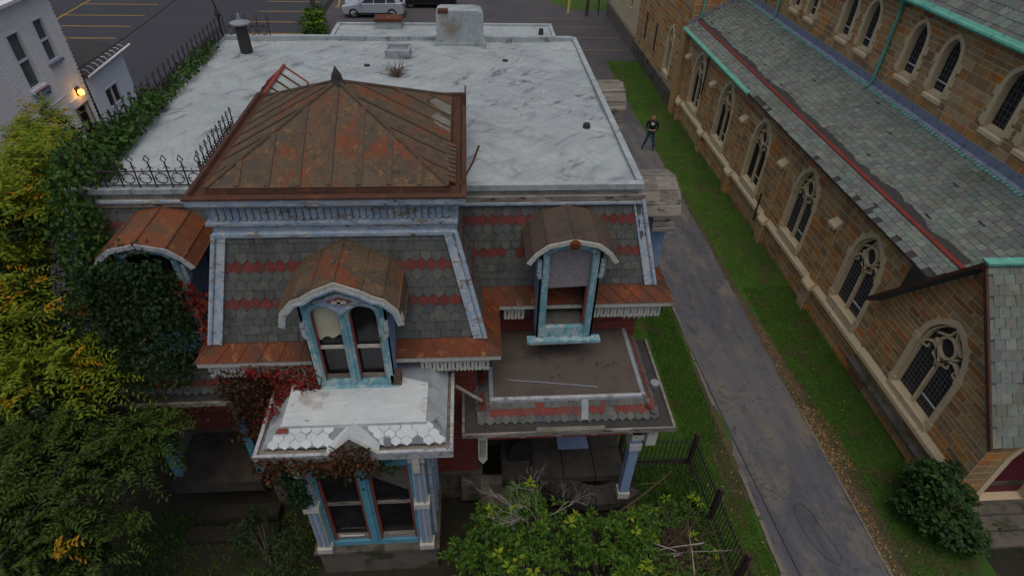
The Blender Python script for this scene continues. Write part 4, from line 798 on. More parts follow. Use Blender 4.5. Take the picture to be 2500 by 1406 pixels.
# iron cresting -----------------------------------------------------------
def cresting(parent, A, B_, n, big=False):
    A, B_ = V(A), V(B_); u = (B_-A).normalized(); L = (B_-A).length; fr = F(A, u, (0, 0, 1)); s = L/n
    mb = MB()
    for zz in (.06, .34): mb.tube([fr.P(0, zz), fr.P(L, zz)], .014, 5)
    mb.build('cresting_rail', 'ironred', parent)
    for k in range(n+1):
        x = k*s; mb = MB(); mb.tube([fr.P(x, 0), fr.P(x, .52)], .014, 5)
        mb.bar([(x, .52), (x+.05, .57), (x, .66), (x-.05, .57)], .016, -.008, .008, fr, True); mb.bar([(x-.06, .4), (x, .45), (x+.06, .4)], .014, -.006, .006, fr)
        mb.build('cresting_picket', 'ironred', parent)
        if k < n:
            c = x+s/2; mb = MB(); mb.bar([(c+.105*math.cos(t), .2+.105*math.sin(t)) for t in np.linspace(0, 2*math.pi, 13)[:-1]], .016, -.007, .007, fr, True)
            mb.tube([fr.P(c-.125, .2), fr.P(c-.05, .2)], .009, 4); mb.tube([fr.P(c+.05, .2), fr.P(c+.125, .2)], .009, 4); mb.tube([fr.P(c, .06), fr.P(c, .12)], .009, 4); mb.tube([fr.P(c, .28), fr.P(c, .4)], .009, 4); mb.build('cresting_ring', 'ironred', parent)
cr = part_empty('roof_cresting', house)
cresting(cr, (-7.0, 10.13, 7.52), (-4.95, 10.13, 7.52), 7)
cresting(cr, (-5.0, 10.3, 7.52), (-5.02, 12.3, 7.52), 9)
cresting(cr, (-7.38, 10.3, 7.52), (-7.38, 19.1, 7.52), 28)
cresting(cr, (-7.3, 19.2, 7.52), (-6.0, 19.2, 7.52), 4)
MB().tube([(-7.4, 19.2, 7.5), (-7.4, 19.2, 8.4), (-7.46, 19.2, 8.75)], [.035, .03, .008], 6).lathe((-7.4, 19.2, 8.1), [(.03, 0), (.1, .08), (.06, .16), (.03, .2)], 6).build('cresting_finial', 'ironred', cr)
MB().tube([(-.2, 8.75, 8.3), (.0, 9.0, 8.55), (.12, 9.25, 8.75)], .02, 5).build('bent_rod', 'rustdark', troof)
# dry weed caught on the roof

# ---------------------------------------------------------------- THE CHURCH
church = thing('church', (14, 20, 0), 'brown ashlar stone church with green slate roofs and traceried pointed windows', 'church')
rc = random.Random(31)
XW = 11.3
fa = F((XW, 0, 0), (0, -1, 0), (0, 0, 1))          # u = -y, outward normal -x
def wop(y, hw=.7, sill=1.34, spring=2.95, rise=1.05): return dict(a=-y-hw, b=-y+hw, sill=sill, top=arch(-y-hw, -y+hw, spring, rise, 8))
WY = [13.2, 17.1, 21.05, 25.0, 28.95]; ops = [wop(y) for y in WY]
mb = MB(); wall_open(mb, fa, -31.5, -11.7, 0, 4.62, ops, .2); aw = mb.build('aisle_wall', 'mortar', church)
pc = courses(-31.5, -11.7, 1.12, 4.6, ops, (.15, .18, .22, .26), (.25, .62), rc, pad=.14)
pc += courses(-31.5, -11.7, .0, .86, [], (.2, .23, .26), (.35, .8), rc)
lay(pc, fa, aw, 'stone', 'stone', .007, 300, rc)
# gable bay
GY, GZ, GE = 9.6, 5.75, 2.95
def gt(u): return GE+(GZ-GE)*(1-abs(-u-GY)/2.3)
g_op = wop(9.6, .76, 1.28, 2.85, 1.08)
mb = MB(); fg = F((XW-.02, 0, 0), (0, -1, 0), (0, 0, 1)); wall_open(mb, fg, -11.9, -7.3, 0, gt, [g_op], .2, brk=(-GY,)); gw = mb.build('gable_wall', 'mortar', church)
def glim(v):
    if v < GE: return (-11.9, -7.3)
    k = 2.3*(1-(v-GE)/(GZ-GE)); return (-GY-k, -GY+k) if k > .15 else None
pc = courses(-11.9, -7.3, 1.1, GZ-.05, [g_op], (.14, .17, .2, .24), (.28, .75), rc, lim=glim, pad=.14)+courses(-11.9, -7.3, .62, .96, [], (.17,), (.4, .8), rc)+courses(-11.9, -7.3, 0, .5, [], (.25,), (.4, .9), rc)
lay(pc, fg, gw, 'stone', 'stone', .007, 300, rc)
# door wall facing the street
fdw = F((0, 7.3, 0), (1, 0, 0), (0, 0, 1)); dop = dict(a=11.95, b=13.3, sill=.3, top=arch(11.95, 13.3, 2.0, .75, 8))
mb = MB(); wall_open(mb, fdw, XW-.02, 18, 0, 2.95, [dop], .3); dw = mb.build('porch_wall', 'mortar', church)
lay(courses(XW-.02, 18, 0, 2.9, [dop], (.2, .23, .26), (.3, .7), rc, pad=.16), fdw, dw, 'stone', 'stone', .007, 60, rc)
MB().poly([fdw.P(x, y, -.22) for x, y in [(11.95, .3), (13.3, .3)]+list(reversed(dop['top']))]).build('church_door', 'maroon' if 'maroon' in M else 'redpaint', dw)
MB().box(11.95, 13.3, 7.5, 7.53, .62, .78).build('door_band', 'limegrey', dw)
MB().bar([(11.9, .3)]+[(x+(x-12.62)*.12, y+.08) for x, y in dop['top']]+[(13.35, .3)], .16, -.02, .05, fdw).build('door_surround', 'lime', dw)
for k in range(3): MB().box(11.7-.1*k, 13.6+.1*k, 6.95-.35*k, 7.3-.35*k, 0, .3-.1*k).build('door_step', 'limegrey', dw)
# limestone trim, tracery, glass
def church_window(y, o, fr, parent, lattice, sub=True):
    wn = part_empty('tracery_window', parent) if parent is church else part_empty('tracery_window', church)
    a, b, s = o['a'], o['b'], o['sill']; c = (a+b)/2; sp = o['top'][0][1]; apx = max(p[1] for p in o['top'])
    outer = [(a-.06, s)]+[(x+(x-c)*.10, v+.06*(v-sp)/(apx-sp)) for x, v in o['top']]+[(b+.06, s)]
    MB().bar(outer, .15, -.05, .03, fr).build('window_surround', 'lime', wn)
    inner = [(a+.05, s)]+[(c+(x-c)*.92, v-.05) for x, v in o['top']]+[(b-.05, s)]
    MB().bar(inner, .04, -.16, -.03, fr).build('inner_order', 'lime', wn)
    for v in (s+.0, sp-.05):
        for sgn, x in ((-1, a-.06), (1, b+.06)): MB().box(x-.11, x+.11, v, v+.2, -.02, .045, fr).build('quoin', 'lime', wn)
    MB().prism([(a-.1, s-.26), (b+.1, s-.26), (b+.1, s-.1), (b+.05, s+.01), (a-.05, s+.01), (a-.1, s-.1)], -.1, .06, fr).build('window_sill', 'lime', wn)
    MB().hexa([fr.P(a, s, -.16), fr.P(b, s, -.16), fr.P(b, s-.0, .07), fr.P(a, s, .07)], [fr.P(a, s+.08, -.16), fr.P(b, s+.08, -.16), fr.P(b, s+.015, .07), fr.P(a, s+.015, .07)]).build('sill_slope', 'lime', wn)
    hs = sp-.12; q = (b-a)/4; kq = q/.305; d0, d1 = -.15, -.05
    MB().bar([(c, s+.08), (c, hs+.05)], .075, d0, d1, fr).build('mullion', 'lime', wn)
    for x in (c-q, c+q):
        l = arch(x-q+.02, x+q-.02, hs-.1, .46, 6); MB().bar(l, .055, d0, d1, fr).build('light_head', 'lime', wn)
        # cusps
        for sg in (-1, 1): MB().bar([(x+sg*(q-.05), hs+.04), (x+sg*.1, hs+.1), (x+sg*.12, hs+.2)], .035, d0+.02, d1-.02, fr).build('cusp', 'lime', wn)
    cy = hs+.52; MB().bar([(c+.2*kq*math.cos(t)*(1+.12*math.cos(2*t)), cy+.28*math.sin(t)) for t in np.linspace(0, 2*math.pi, 15)[:-1]], .05, d0, d1, fr, True).build('tracery_eye', 'lime', wn)
    for sg in (-1, 1): MB().bar([(c, hs+.05), (c+sg*.13*kq, hs+.22), (c+sg*.24*kq, hs+.42), (c+sg*.32*kq, hs+.5)], .05, d0, d1, fr).bar([(c, apx-.06), (c+sg*.09*kq, cy+.3), (c+sg*.2*kq, cy+.22), (c+sg*.36*kq, cy+.12)], .04, d0, d1, fr).build('tracery_curve', 'lime', wn)
    MB().poly([fr.P(x, v, -.155) for x, v in [(a, s), (b, s)]+list(reversed(o['top']))]).build('leaded_pane', 'leadglass', wn)
    mb = MB(); st = .115
    x = a+.08
    while x < b: 
        if abs(x-c) > .07: mb.box(x-.006, x+.006, s+.1, min(interp(o['top'], x), hs+.3), -.154, -.14, fr)
        x += st
    v = s+.2
    while v < hs+.2: mb.box(a+.05, b-.05, v-.006, v+.006, -.154, -.143, fr); v += st*1.15
    if lattice: mb.build('came_lattice', 'came', wn)
    else: mb.build('came_lattice', 'leadglass', wn)
    MB().box(c+.07, b-.09, s+.42, s+.45, -.15, -.12, fr).build('vent_bar', 'whitebar', wn)
for y, o in zip(WY, ops): church_window(y, o, fa, church, y < 18)
church_window(9.58, g_op, fg, church, True)
# string course, plinth, buttresses
def string(y0, y1, z, x=XW, m='lime'):
    MB().prism([(0, z-.14), (.12, z-.14), (.12, z-.02), (.0, z+.13)], -y1, -y0, F((x, 0, 0), (-1, 0, 0), (0, 0, 1), (0, -1, 0))).build('string_course', m, church)
BY = [14.95, 18.9, 22.8, 26.75, 30.6]
ys = [11.75]+BY+[31.5]
for y0, y1 in zip(ys, ys[1:]):
    a, b = y0+(.26 if y0 in BY else 0), y1-(.26 if y1 in BY else 0); k = 3
    for i in range(k): string(a+(b-a)*i/k+.004, a+(b-a)*(i+1)/k-.004, 1.0)
for i in range(4): string(7.35+i*1.1+.004, 7.35+(i+1)*1.1-.004, 1.05, XW-.02)
for i in range(3): string(7.3+i*1.55, 7.3+(i+1)*1.55-.01, .56, XW-.05, 'limegrey')
for y in BY:
    bt = part_empty('buttress', church)
    for z0, z1, pj in ((0, .86, .2), (1.1, 3.25, .1)):
        MB().box(XW-pj, XW, y-.2, y+.2, z0, z1).build('buttress_core', 'mortar', bt)
        for fr, u0, u1 in ((F((XW-pj, y, 0), (0, -1, 0), (0, 0, 1)), -.2, .2), (F((XW, y-.2, 0), (1, 0, 0), (0, 0, 1)), -pj, 0)):
            for p in courses(u0, u1, z0, z1, [], (.2, .24, .28), (.24, .5), rc): inst('stone', BLK['stone'], fr.mat(p[0], p[2], -.004, p[1]-p[0], p[3]-p[2], .007), bt)
    f2 = F((XW, 0, 0), (-1, 0, 0), (0, 0, 1), (0, -1, 0))
    MB().prism([(0, .86), (.27, .86), (.27, .97), (.11, 1.14), (0, 1.14)], -y-.25, -y+.25, f2).build('buttress_offset', 'lime', bt)
    MB().prism([(0, 3.25), (.24, 3.25), (.24, 3.34), (0, 3.5)], -y-.2, -y+.2, f2).build('buttress_cap', 'lime', bt)
# aisle roof
EX, EZ, RX, RZ = 10.98, 4.52, 13.7, 6.02
sl = V((RX-EX, 0, RZ-EZ)); Ls = sl.length
MB().hexa([(EX, 10.78, EZ-.06), (RX, 8.5, RZ-.06), (RX, 31.5, RZ-.06), (EX, 31.5, EZ-.06)], [(EX, 10.78, EZ), (RX, 8.5, RZ), (RX, 31.5, RZ), (EX, 31.5, EZ)]).build('aisle_roof_deck', 'tar', church)
ar = part_empty('aisle_roof', church); fas = F((EX, 0, EZ), (0, -1, 0), sl)
rr_ = random.Random(77)
def valley(v): return 10.85-1.3*v/Ls
def edge_noise(y): return .05+.07*math.sin(y*2.1)*math.sin(y*.7)
slates(fas, Ls, 17, .23, lambda v: (-31.45, -valley(v)-.05), lambda r: ('rect', 'chslate'), ar, skip=lambda u, v: (v < .17 and rr_.random() < .22 and -u < 22), rnd=rr_, miss=.012, cap=300)
us_ = np.linspace(-31.4, -10.7, 90); up_ = [(u, .95+.05*math.sin(u*1.7)+rr_.uniform(-.05, .05)) for u in us_]
mb = MB()
for (a, va), (b, vb) in zip(up_, up_[1:]): mb.add([fas.P(a, .76, .05), fas.P(b, .76, .05), fas.P(b, vb, .034), fas.P(a, va, .034), fas.P(a, .76, .0), fas.P(b, .76, .0), fas.P(b, vb, .0), fas.P(a, va, .0)], [(0, 1, 2, 3), (4, 5, 1, 0), (2, 6, 7, 3)])
mb.build('exposed_felt', 'tar', ar)
MB().box(-31.4, -10.6, .66, .76, -.01, .06, fas).build('snow_rail', 'redgut', ar)
mb = MB()
for i in range(14):
    u = -rr_.uniform(11.5, 30); v = rr_.uniform(.82, 1.05); w_ = rr_.uniform(.08, .2); mb.box(u, u+w_, v, v+.12, .02, .03, F(fas.P(0, 0), fas.u+fas.v*rr_.uniform(-.4, .4)*0, fas.v))
mb.build('slipped_slates', 'chslate', ar, kind='stuff')
MB().tube([fas.P(-31.5, -.03, -.03), fas.P(-22.6, -.03, -.03)], .07, 8).build('copper_gutter', 'copper', ar)
MB().box(-31.5, -22.6, -.0, .07, .02, .035, fas).build('copper_edge', 'copper', ar)
fh = F((XW-.05, 0, 4.35), (0, -1, 0), (0, 0, 1)); MB().box(-31.5, -11.9, 0, .14, -.1, .05, fh).build('eaves_board', 'tar', church)
# clerestory
fcl = F((RX, 0, 0), (0, -1, 0), (0, 0, 1)); CY = [11.0, 12.5, 14.95, 16.45, 18.9+.05, 20.45, 22.0, 24.3, 25.7, 28.4, 29.8]
CY = [9.2, 10.6, 12.7, 14.0, 16.55, 18.1, 20.7, 22.1, 24.75, 26.15, 28.7, 30.1]
cops = [dict(a=-y-.36, b=-y+.36, sill=6.82, top=arch(-y-.36, -y+.36, 7.85, .55, 6)) for y in CY]
mb = MB(); wall_open(mb, fcl, -31.5, -6, 5.4, 9.0, cops, .25); cw = mb.build('clerestory_wall', 'mortar', church)
lay(courses(-31.5, -6, 6.1, 8.95, cops, (.16, .2, .24, .3), (.25, .65), rc, pad=.1), fcl, cw, 'stone', 'stone', .007, 300, rc)
for y, o in zip(CY, cops):
    wn = part_empty('lancet_window', church); a, b, s = o['a'], o['b'], o['sill']; c = -y
    MB().bar([(a-.05, s)]+[(x+(x-c)*.14, v+.06) for x, v in o['top']]+[(b+.05, s)], .13, -.06, .05, fcl).build('lancet_surround', 'lime', wn)
    for k, v in enumerate((6.85, 7.2, 7.6)):
        for x in (a-.1, b+.1): MB().box(x-(.12 if k % 2 == 0 else .08), x+(.12 if k % 2 == 0 else .08), v, v+.24, -.02, .035, fcl).build('quoin', 'lime', wn)
    MB().prism([(0, s-.2), (.07, s-.2), (.07, s-.1), (-.2, s+.05), (-.2, s-.2)], c-.42, c+.42, F((RX, 0, 0), (-1, 0, 0), (0, 0, 1), (0, -1, 0))).build('window_sill', 'lime', wn)
    MB().poly([fcl.P(x, v, -.2) for x, v in [(a, s), (b, s)]+list(reversed(o['top']))]).build('leaded_pane', 'leadglass', wn)
    mb = MB()
    for k in range(1, 5): x = a+.144*k; mb.box(x-.007, x+.007, s, interp(o['top'], x), -.199, -.18, fcl)
    v = s+.15
    while v < 8.2: mb.box(a, b, v-.006, v+.006, -.199, -.183, fcl); v += .17
    mb.build('came_lattice', 'came', wn)
    if int(y*10) % 2: MB().box(a+.03, b-.03, 7.12, 7.15, -.18, -.15, fcl).build('vent_bar', 'whitebar', wn)
MB().box(-31.5, -6, 5.9, 6.3, 0, .03, fcl).build('lead_flashing', 'lead', church)
mb = MB()
for i in range(150):
    y = 31.4-i*.155; mb.box(-y, -y+.09, Ls-.19+rr_.uniform(-.04, .02), Ls-.1, .03, .042, fas)
MB().box(-31.4, -8.6, Ls-.12, Ls-.0, .03, .046, fas).build('lead_apron', 'lead', ar); mb.build('copper_flashing', 'copper', ar, kind='stuff')
for y in (19.35, 27.48, 11.3): MB().tube([(RX-.1, y, 8.8), (RX-.1, y, 6.2), (RX-.22, y, 6.0)], .055, 8).box(RX-.2, RX-.02, y-.1, y+.1, 8.6, 8.85).build('copper_downpipe', 'copper', church)
MB().tube([(XW-.1, 27.9, 4.4), (XW-.1, 27.9, 2.4)], .035, 6).build('iron_downpipe', 'iron', church); MB().tube([(XW-.14, 19.6, 1.7), (XW-.14, 19.6, .5)], .035, 6).build('iron_downpipe', 'iron', church)
# nave roof
NX, NZ = 13.42, 8.86; ns = V((6.5, 0, 7.2)); Ln = ns.length; fn = F((NX, 0, NZ), (0, -1, 0), ns)
MB().hexa([fn.P(-36, 0, -.06), fn.P(-4, 0, -.06), fn.P(-4, Ln, -.06), fn.P(-36, Ln, -.06)], [fn.P(-36, 0, 0), fn.P(-4, 0, 0), fn.P(-4, Ln, 0), fn.P(-36, Ln, 0)]).build('nave_roof_deck', 'tar', church)
nr = part_empty('nave_roof', church)
slates(fn, 3.0, 12, .27, lambda v: (-24, -12), lambda r: ('rect', 'chslate'), nr, rnd=rr_, cap=200)
MB().tube([fn.P(-36, -.03, -.02), fn.P(-4, -.03, -.02)], .075, 8).build('copper_gutter', 'copper', nr); MB().box(-36, -4, .0, .12, .022, .035, fn).build('copper_edge', 'copper', nr)
MB().poly([(NX, 36, NZ), (RX+6.3, 36, 16), (RX+6.3, 6, 16), (NX, 6, NZ)]).build('nave_ceiling', 'dark', church)
# gable roof
rk = part_empty('gable_roof', church)
for sg in (-1, 1):
    e = V((XW-.36, GY+sg*2.5, GE-.2)); t = V((XW-.36, GY, GZ+.06)); vv = t-e; L = vv.length
    if sg < 0: fr = F(e, (1, 0, 0), vv)
    else: fr = F(e+V((3.4, 0, 0)), (-1, 0, 0), vv)
    MB().box(0, 3.4, 0, L, -.08, 0, fr).build('gable_roof_deck', 'slatedark', rk)
    if sg < 0: slates(fr, L, 17, .25, lambda v: (.04, 3.4), lambda r: ('rect', 'chslate'), rk, rnd=rr_, cap=120)
MB().box(XW-.4, XW+3, GY-.11, GY+.11, GZ+.06, GZ+.12).build('copper_ridge', 'copper', rk)
for sg in (-1, 1): MB().hexa([(XW-.40, GY+sg*2.52, GE-.3), (XW-.34, GY+sg*2.52, GE-.3), (XW-.34, GY, GZ-.04), (XW-.40, GY, GZ-.04)], [(XW-.40, GY+sg*2.52, GE-.16), (XW-.34, GY+sg*2.52, GE-.16), (XW-.34, GY, GZ+.1), (XW-.40, GY, GZ+.1)]).build('bargeboard', 'rustdark', rk)
# far transept block
ff = F((XW, 0, 0), (0, -1, 0), (0, 0, 1)); fops = [wop(34.2, .5, 1.3, 2.9, .9)]
mb = MB(); wall_open(mb, ff, -41.8, -31.5, 0, 11, fops, .3); tw = mb.build('transept_wall', 'mortar', church)
lay(courses(-41.8, -31.5, .9, 7.0, fops, (.22, .27, .32), (.4, .9), rc, pad=.12), ff, tw, 'stone', 'stone', .007, 0, rc)
church_window(34.2, fops[0], ff, church, False)
f5 = F((0, 31.5, 0), (1, 0, 0), (0, 0, 1)); MB().poly([f5.P(XW, 0), f5.P(20, 0), f5.P(20, 11), f5.P(XW, 11)]).build('transept_side_wall', 'mortar', church)
lay(courses(XW, 14, 4.3, 8.5, [], (.22, .27, .3), (.4, .9), rc), f5, tw, 'stone', 'stone', .007, 0, rc)
for i in range(12): MB().box(EX+.2+i*.22, EX+.45+i*.22, 31.45, 31.49, EZ+.1+i*.121, EZ+.36+i*.121).build('stepped_flashing', 'lead', church)
MB().tube([(11.75, 31.4, 9), (11.75, 31.4, 5.0)], .06, 8).build('copper_downpipe', 'copper', church)
MB().box(XW-.12, XW, 31.6, 41.7, 0, .85).build('plinth', 'limegrey', church)
for k in (37.2, 39.6): MB().box(XW-.03, XW+.01, k-.14, k+.14, 1.6, 3.2).build('slit_window', 'leadglass', church)
MB().box(XW-.25, XW+.0, 31.2, 31.9, 0, 4.3).build('corner_pier', 'stone', church)

# ---------------------------------------------------------------- cream building beyond the church
cb_ = thing('stucco_building', (14, 47, 0), 'cream stucco building beyond the far end of the stone church', 'building')
fcb = F((11.35, 0, 0), (0, -1, 0), (0, 0, 1)); cops2 = [dict(a=-y-.45, b=-y+.45, sill=2.3, top=[(-y-.45, 4.4), (-y+.45, 4.4)]) for y in (44.2, 47.0, 49.8)]
mb = MB(); wall_open(mb, fcb, -51.3, -41.85, 0, 9, cops2, .15); mb.poly([(11.35, 51.3, 0), (24, 51.3, 0), (24, 51.3, 9), (11.35, 51.3, 9)]); mb.build('wall', 'stucco', cb_)
MB().box(11.15, 11.34, 41.85, 51.35, 0, 1.0).build('plinth', 'kerb', cb_)
for o in cops2:
    MB().poly([fcb.P(o['a'], 2.3, -.12), fcb.P(o['b'], 2.3, -.12), fcb.P(o['b'], 4.4, -.12), fcb.P(o['a'], 4.4, -.12)]).build('window_pane', 'greypaint', cb_)
    MB().bar([(o['a'], 2.3), (o['b'], 2.3), (o['b'], 4.4), (o['a'], 4.4)], .12, -.08, .05, fcb, True).build('window_frame', 'stucco', cb_)

# ---------------------------------------------------------------- white building on the left
wb = thing('white_brick_building', (-22, 24, 0), 'white painted brick building with two tall sash windows and lit lamp', 'building')
fw = F((-18, 0, 0), (0, 1, 0), (0, 0, 1))
wops = [dict(a=25.25, b=26.1, sill=3.6, top=[(25.25, 5.7), (26.1, 5.7)]), dict(a=27.1, b=27.85, sill=4.1, top=[(27.1, 5.77), (27.85, 5.77)]), dict(a=27.5, b=28.35, sill=-.1, top=[(27.5, 1.85), (28.35, 1.85)]),
        dict(a=20.5, b=21.4, sill=3.6, top=[(20.5, 5.7), (21.4, 5.7)])]
def wall2(mb):
    wall_open(mb, fw, 10, 28.8, -.1, 6.7, [wops[0], wops[3]], .18) if 0 else None
mb = MB(); wall_open(mb, fw, 10, 26.6, -.1, 6.7, [wops[0], wops[3]], .18); wall_open(mb, fw, 26.6, 28.8, 2.6, 6.7, [wops[1]], .18); wall_open(mb, fw, 26.6, 28.8, -.1, 2.6, [wops[2]], .18)
mb.poly([(-18, 28.8, -.1), (-34, 28.8, -.1), (-34, 28.8, 6.7), (-18, 28.8, 6.7)]); ww = mb.build('wall', 'whitebrick', wb)
bp = []; v = 1.0; r = 0; rw = random.Random(8)
for vv in np.arange(1.0, 6.6, .085):
    r += 1
    for uu in np.arange(24.3-(.12 if r % 2 else 0), 28.7, .24):
        m_ = (uu+.12, vv+.04)
        if any(o['a']-.2 < m_[0] < o['b']+.2 and o['sill']-.2 < m_[1] < o['top'][0][1]+.2 for o in wops): continue
        bp.append((uu+.006, uu+.234, vv+.005, vv+.08))
lay(bp, fw, ww, 'brick', 'whitebrick', .006, 0, rw, 'bricks')
for o in wops[:2]+wops[3:]:
    a, b, s, t = o['a'], o['b'], o['sill'], o['top'][0][1]; wn = part_empty('sash_window', wb)
    MB().poly([fw.P(a, s, -.12), fw.P(b, s, -.12), fw.P(b, t, -.12), fw.P(a, t, -.12)]).build('window_pane', 'greypaint', wn)
    MB().bar([(a, s), (b, s), (b, t), (a, t)], .12, -.1, .02, fw, True).build('window_frame', 'whitetrim', wn)
    MB().bar([(a, (s+t)/2), (b, (s+t)/2)], .07, -.11, -.04, fw).build('meeting_rail', 'whitetrim', wn)
    MB().box(a-.1, b+.1, s-.14, s-.02, -.05, .16, fw).build('window_sill', 'whitetrim' if a < 25.5 and a > 25 else 'lead', wn)
    if 25 < a < 25.5: MB().box(a+.1, b+.12, s-.3, s-.145, 0, .2, fw).box(a+.1, a+.2, s-.45, s-.3, 0, .16, fw).box(b, b+.1, s-.45, s-.3, 0, .16, fw).build('blue_sill_bracket', 'bluedeep', wn); MB().box(a+.05, b+.05, s-.145, s-.1, .05, .21, fw).build('red_sill_strip', 'redpaint', wn)
MB().poly([fw.P(27.5, -.1, -.16), fw.P(28.35, -.1, -.16), fw.P(28.35, 1.85, -.16), fw.P(27.5, 1.85, -.16)]).build('doorway', 'dark', wb)
MB().bar([(27.45, 0), (27.45, 1.9), (28.4, 1.9), (28.4, 0)], .1, .0, .05, fw).build('door_frame', 'wood', wb)
MB().box(27.2, 28.6, 1.95, 2.3, 0, .08, fw).build('door_lintel', 'whitetrim', wb)
MB().hexa([fw.P(26.4, 6.68, .3), fw.P(28.9, 6.68, .3), fw.P(28.9, 6.68, -.1), fw.P(26.4, 6.68, -.1)], [fw.P(26.4, 6.8, .3), fw.P(28.9, 6.8, .3), fw.P(28.9, 6.8, -.1), fw.P(26.4, 6.8, -.1)]).build('eaves', 'whitetrim', wb)
MB().box(10, 26.4, 6.68, 6.8, -.1, .3, fw).build('eaves', 'whitetrim', wb)
MB().tube([fw.P(24, 2.55, .02), fw.P(28.8, 2.75, .02)], .02, 5).build('wall_cable', 'whitetrim', wb)
lm = part_empty('wall_lamp', wb); MB().box(27.95, 28.15, 2.35, 2.7, 0, .12, fw).build('lamp_bracket', 'rustdark', lm); MB().lathe((-17.8, 28.0, 2.48), [(.02, -.13), (.1, -.1), (.13, 0), (.1, .1), (.02, .13)], 12).build('lamp_globe', 'gold', lm, smooth=True)
ll = bpy.data.lights.new('lamp_light', 'POINT'); ll.energy = 5; ll.color = (1, .5, .12); ll.shadow_soft_size = .12; lo = bpy.data.objects.new('lamp_light', ll); link(lo, lm); lo.location = (-17.55, 28.0, 2.4)
an = thing('siding_annex', (-19, 31, 0), 'low white clapboard annex with dark sloping roof beside the lot', 'shed')
awp = F((-18, 0, 0), (0, 1, 0), (0, 0, 1)); aop = dict(a=30.05, b=31.32, sill=.85, top=[(30.05, 1.77), (31.32, 1.77)])
mb = MB(); wall_open(mb, awp, 29.0, 32.8, -.1, 2.75, [aop], .12); mb.poly([(-18, 32.8, -.1), (-24, 32.8, -.1), (-24, 32.8, 2.75), (-18, 32.8, 2.75)]); mb.build('wall', 'whitesiding', an)
v = -.05
while v < 2.7:
    for a, b in (((29.0, 30.0), (31.37, 32.8)) if .7 < v < 1.75 else ((29.0, 32.8),)): MB().hexa([awp.P(a, v, 0), awp.P(b, v, 0), awp.P(b, v+.2, 0), awp.P(a, v+.2, 0)], [awp.P(a, v, .022), awp.P(b, v, .022), awp.P(b, v+.205, .004), awp.P(a, v+.205, .004)]).build('clapboard', 'whitesiding', an)
    v += .2
for a, b in ((30.05, 30.66), (30.71, 31.32)): MB().poly([awp.P(a, .85, -.08), awp.P(b, .85, -.08), awp.P(b, 1.77, -.08), awp.P(a, 1.77, -.08)]).build('window_pane', 'glass', an)
MB().bar([(30.05, .85), (31.32, .85), (31.32, 1.77), (30.05, 1.77)], .09, -.06, .04, awp, True).bar([(30.685, .85), (30.685, 1.77)], .06, -.06, .03, awp).build('window_frame', 'whitetrim', an)
rfp = [(-17.75, 28.95, 2.78), (-17.75, 33.3, 2.9), (-22.5, 33.3, 3.3), (-22.5, 28.95, 3.2)]
MB().hexa(rfp, [V(p)+V((0, 0, .1)) for p in rfp]).build('roof', 'tar', an); MB().tube([(-17.72, 28.9, 2.86), (-17.72, 33.35, 2.98)], .05, 6).build('gutter', 'whitetrim', an)
for k in range(9): y = 29.2+k*.46; MB().tube([(-17.8, y, 2.92), (-17.95, y+.05, 3.05), (-18.15, y+.12, 3.06)], .014, 5).build('snow_hook', 'whitetrim', an)
sheet('yard_paving', [(-18, 26), (-12, 26), (-12, 10), (-18, 10)], .012, 'lot')

# ---------------------------------------------------------------- iron fence of the front yard
fence = thing('iron_fence', (5.5, 8.8, 0), 'black iron picket fence along lawn beside the driveway', 'fence')
def run(A, B_, n, posts):
    A, B_ = V(A), V(B_)
    for z in (.2, .88): MB().tube([A+V((0, 0, z)), B_+V((0, 0, z))], .018, 5).build('fence_rail', 'iron', fence)
    for i in range(1, n):
        p = A.lerp(B_, i/n); MB().tube([p, p+V((0, 0, .95)), p+V((0, 0, 1.05))], [.011, .011, .003], 5).build('picket', 'iron', fence)
    for t in posts: p = A.lerp(B_, t); MB().box(p.x-.045, p.x+.045, p.y-.045, p.y+.045, 0, 1.2).build('fence_post', 'ironred', fence)
run((3.6, 8.98, 0), (5.45, 8.88, 0), 16, (0, 1)); run((5.45, 8.88, 0), (5.72, 3.2, 0), 52, (.27, .54, .8, 1))

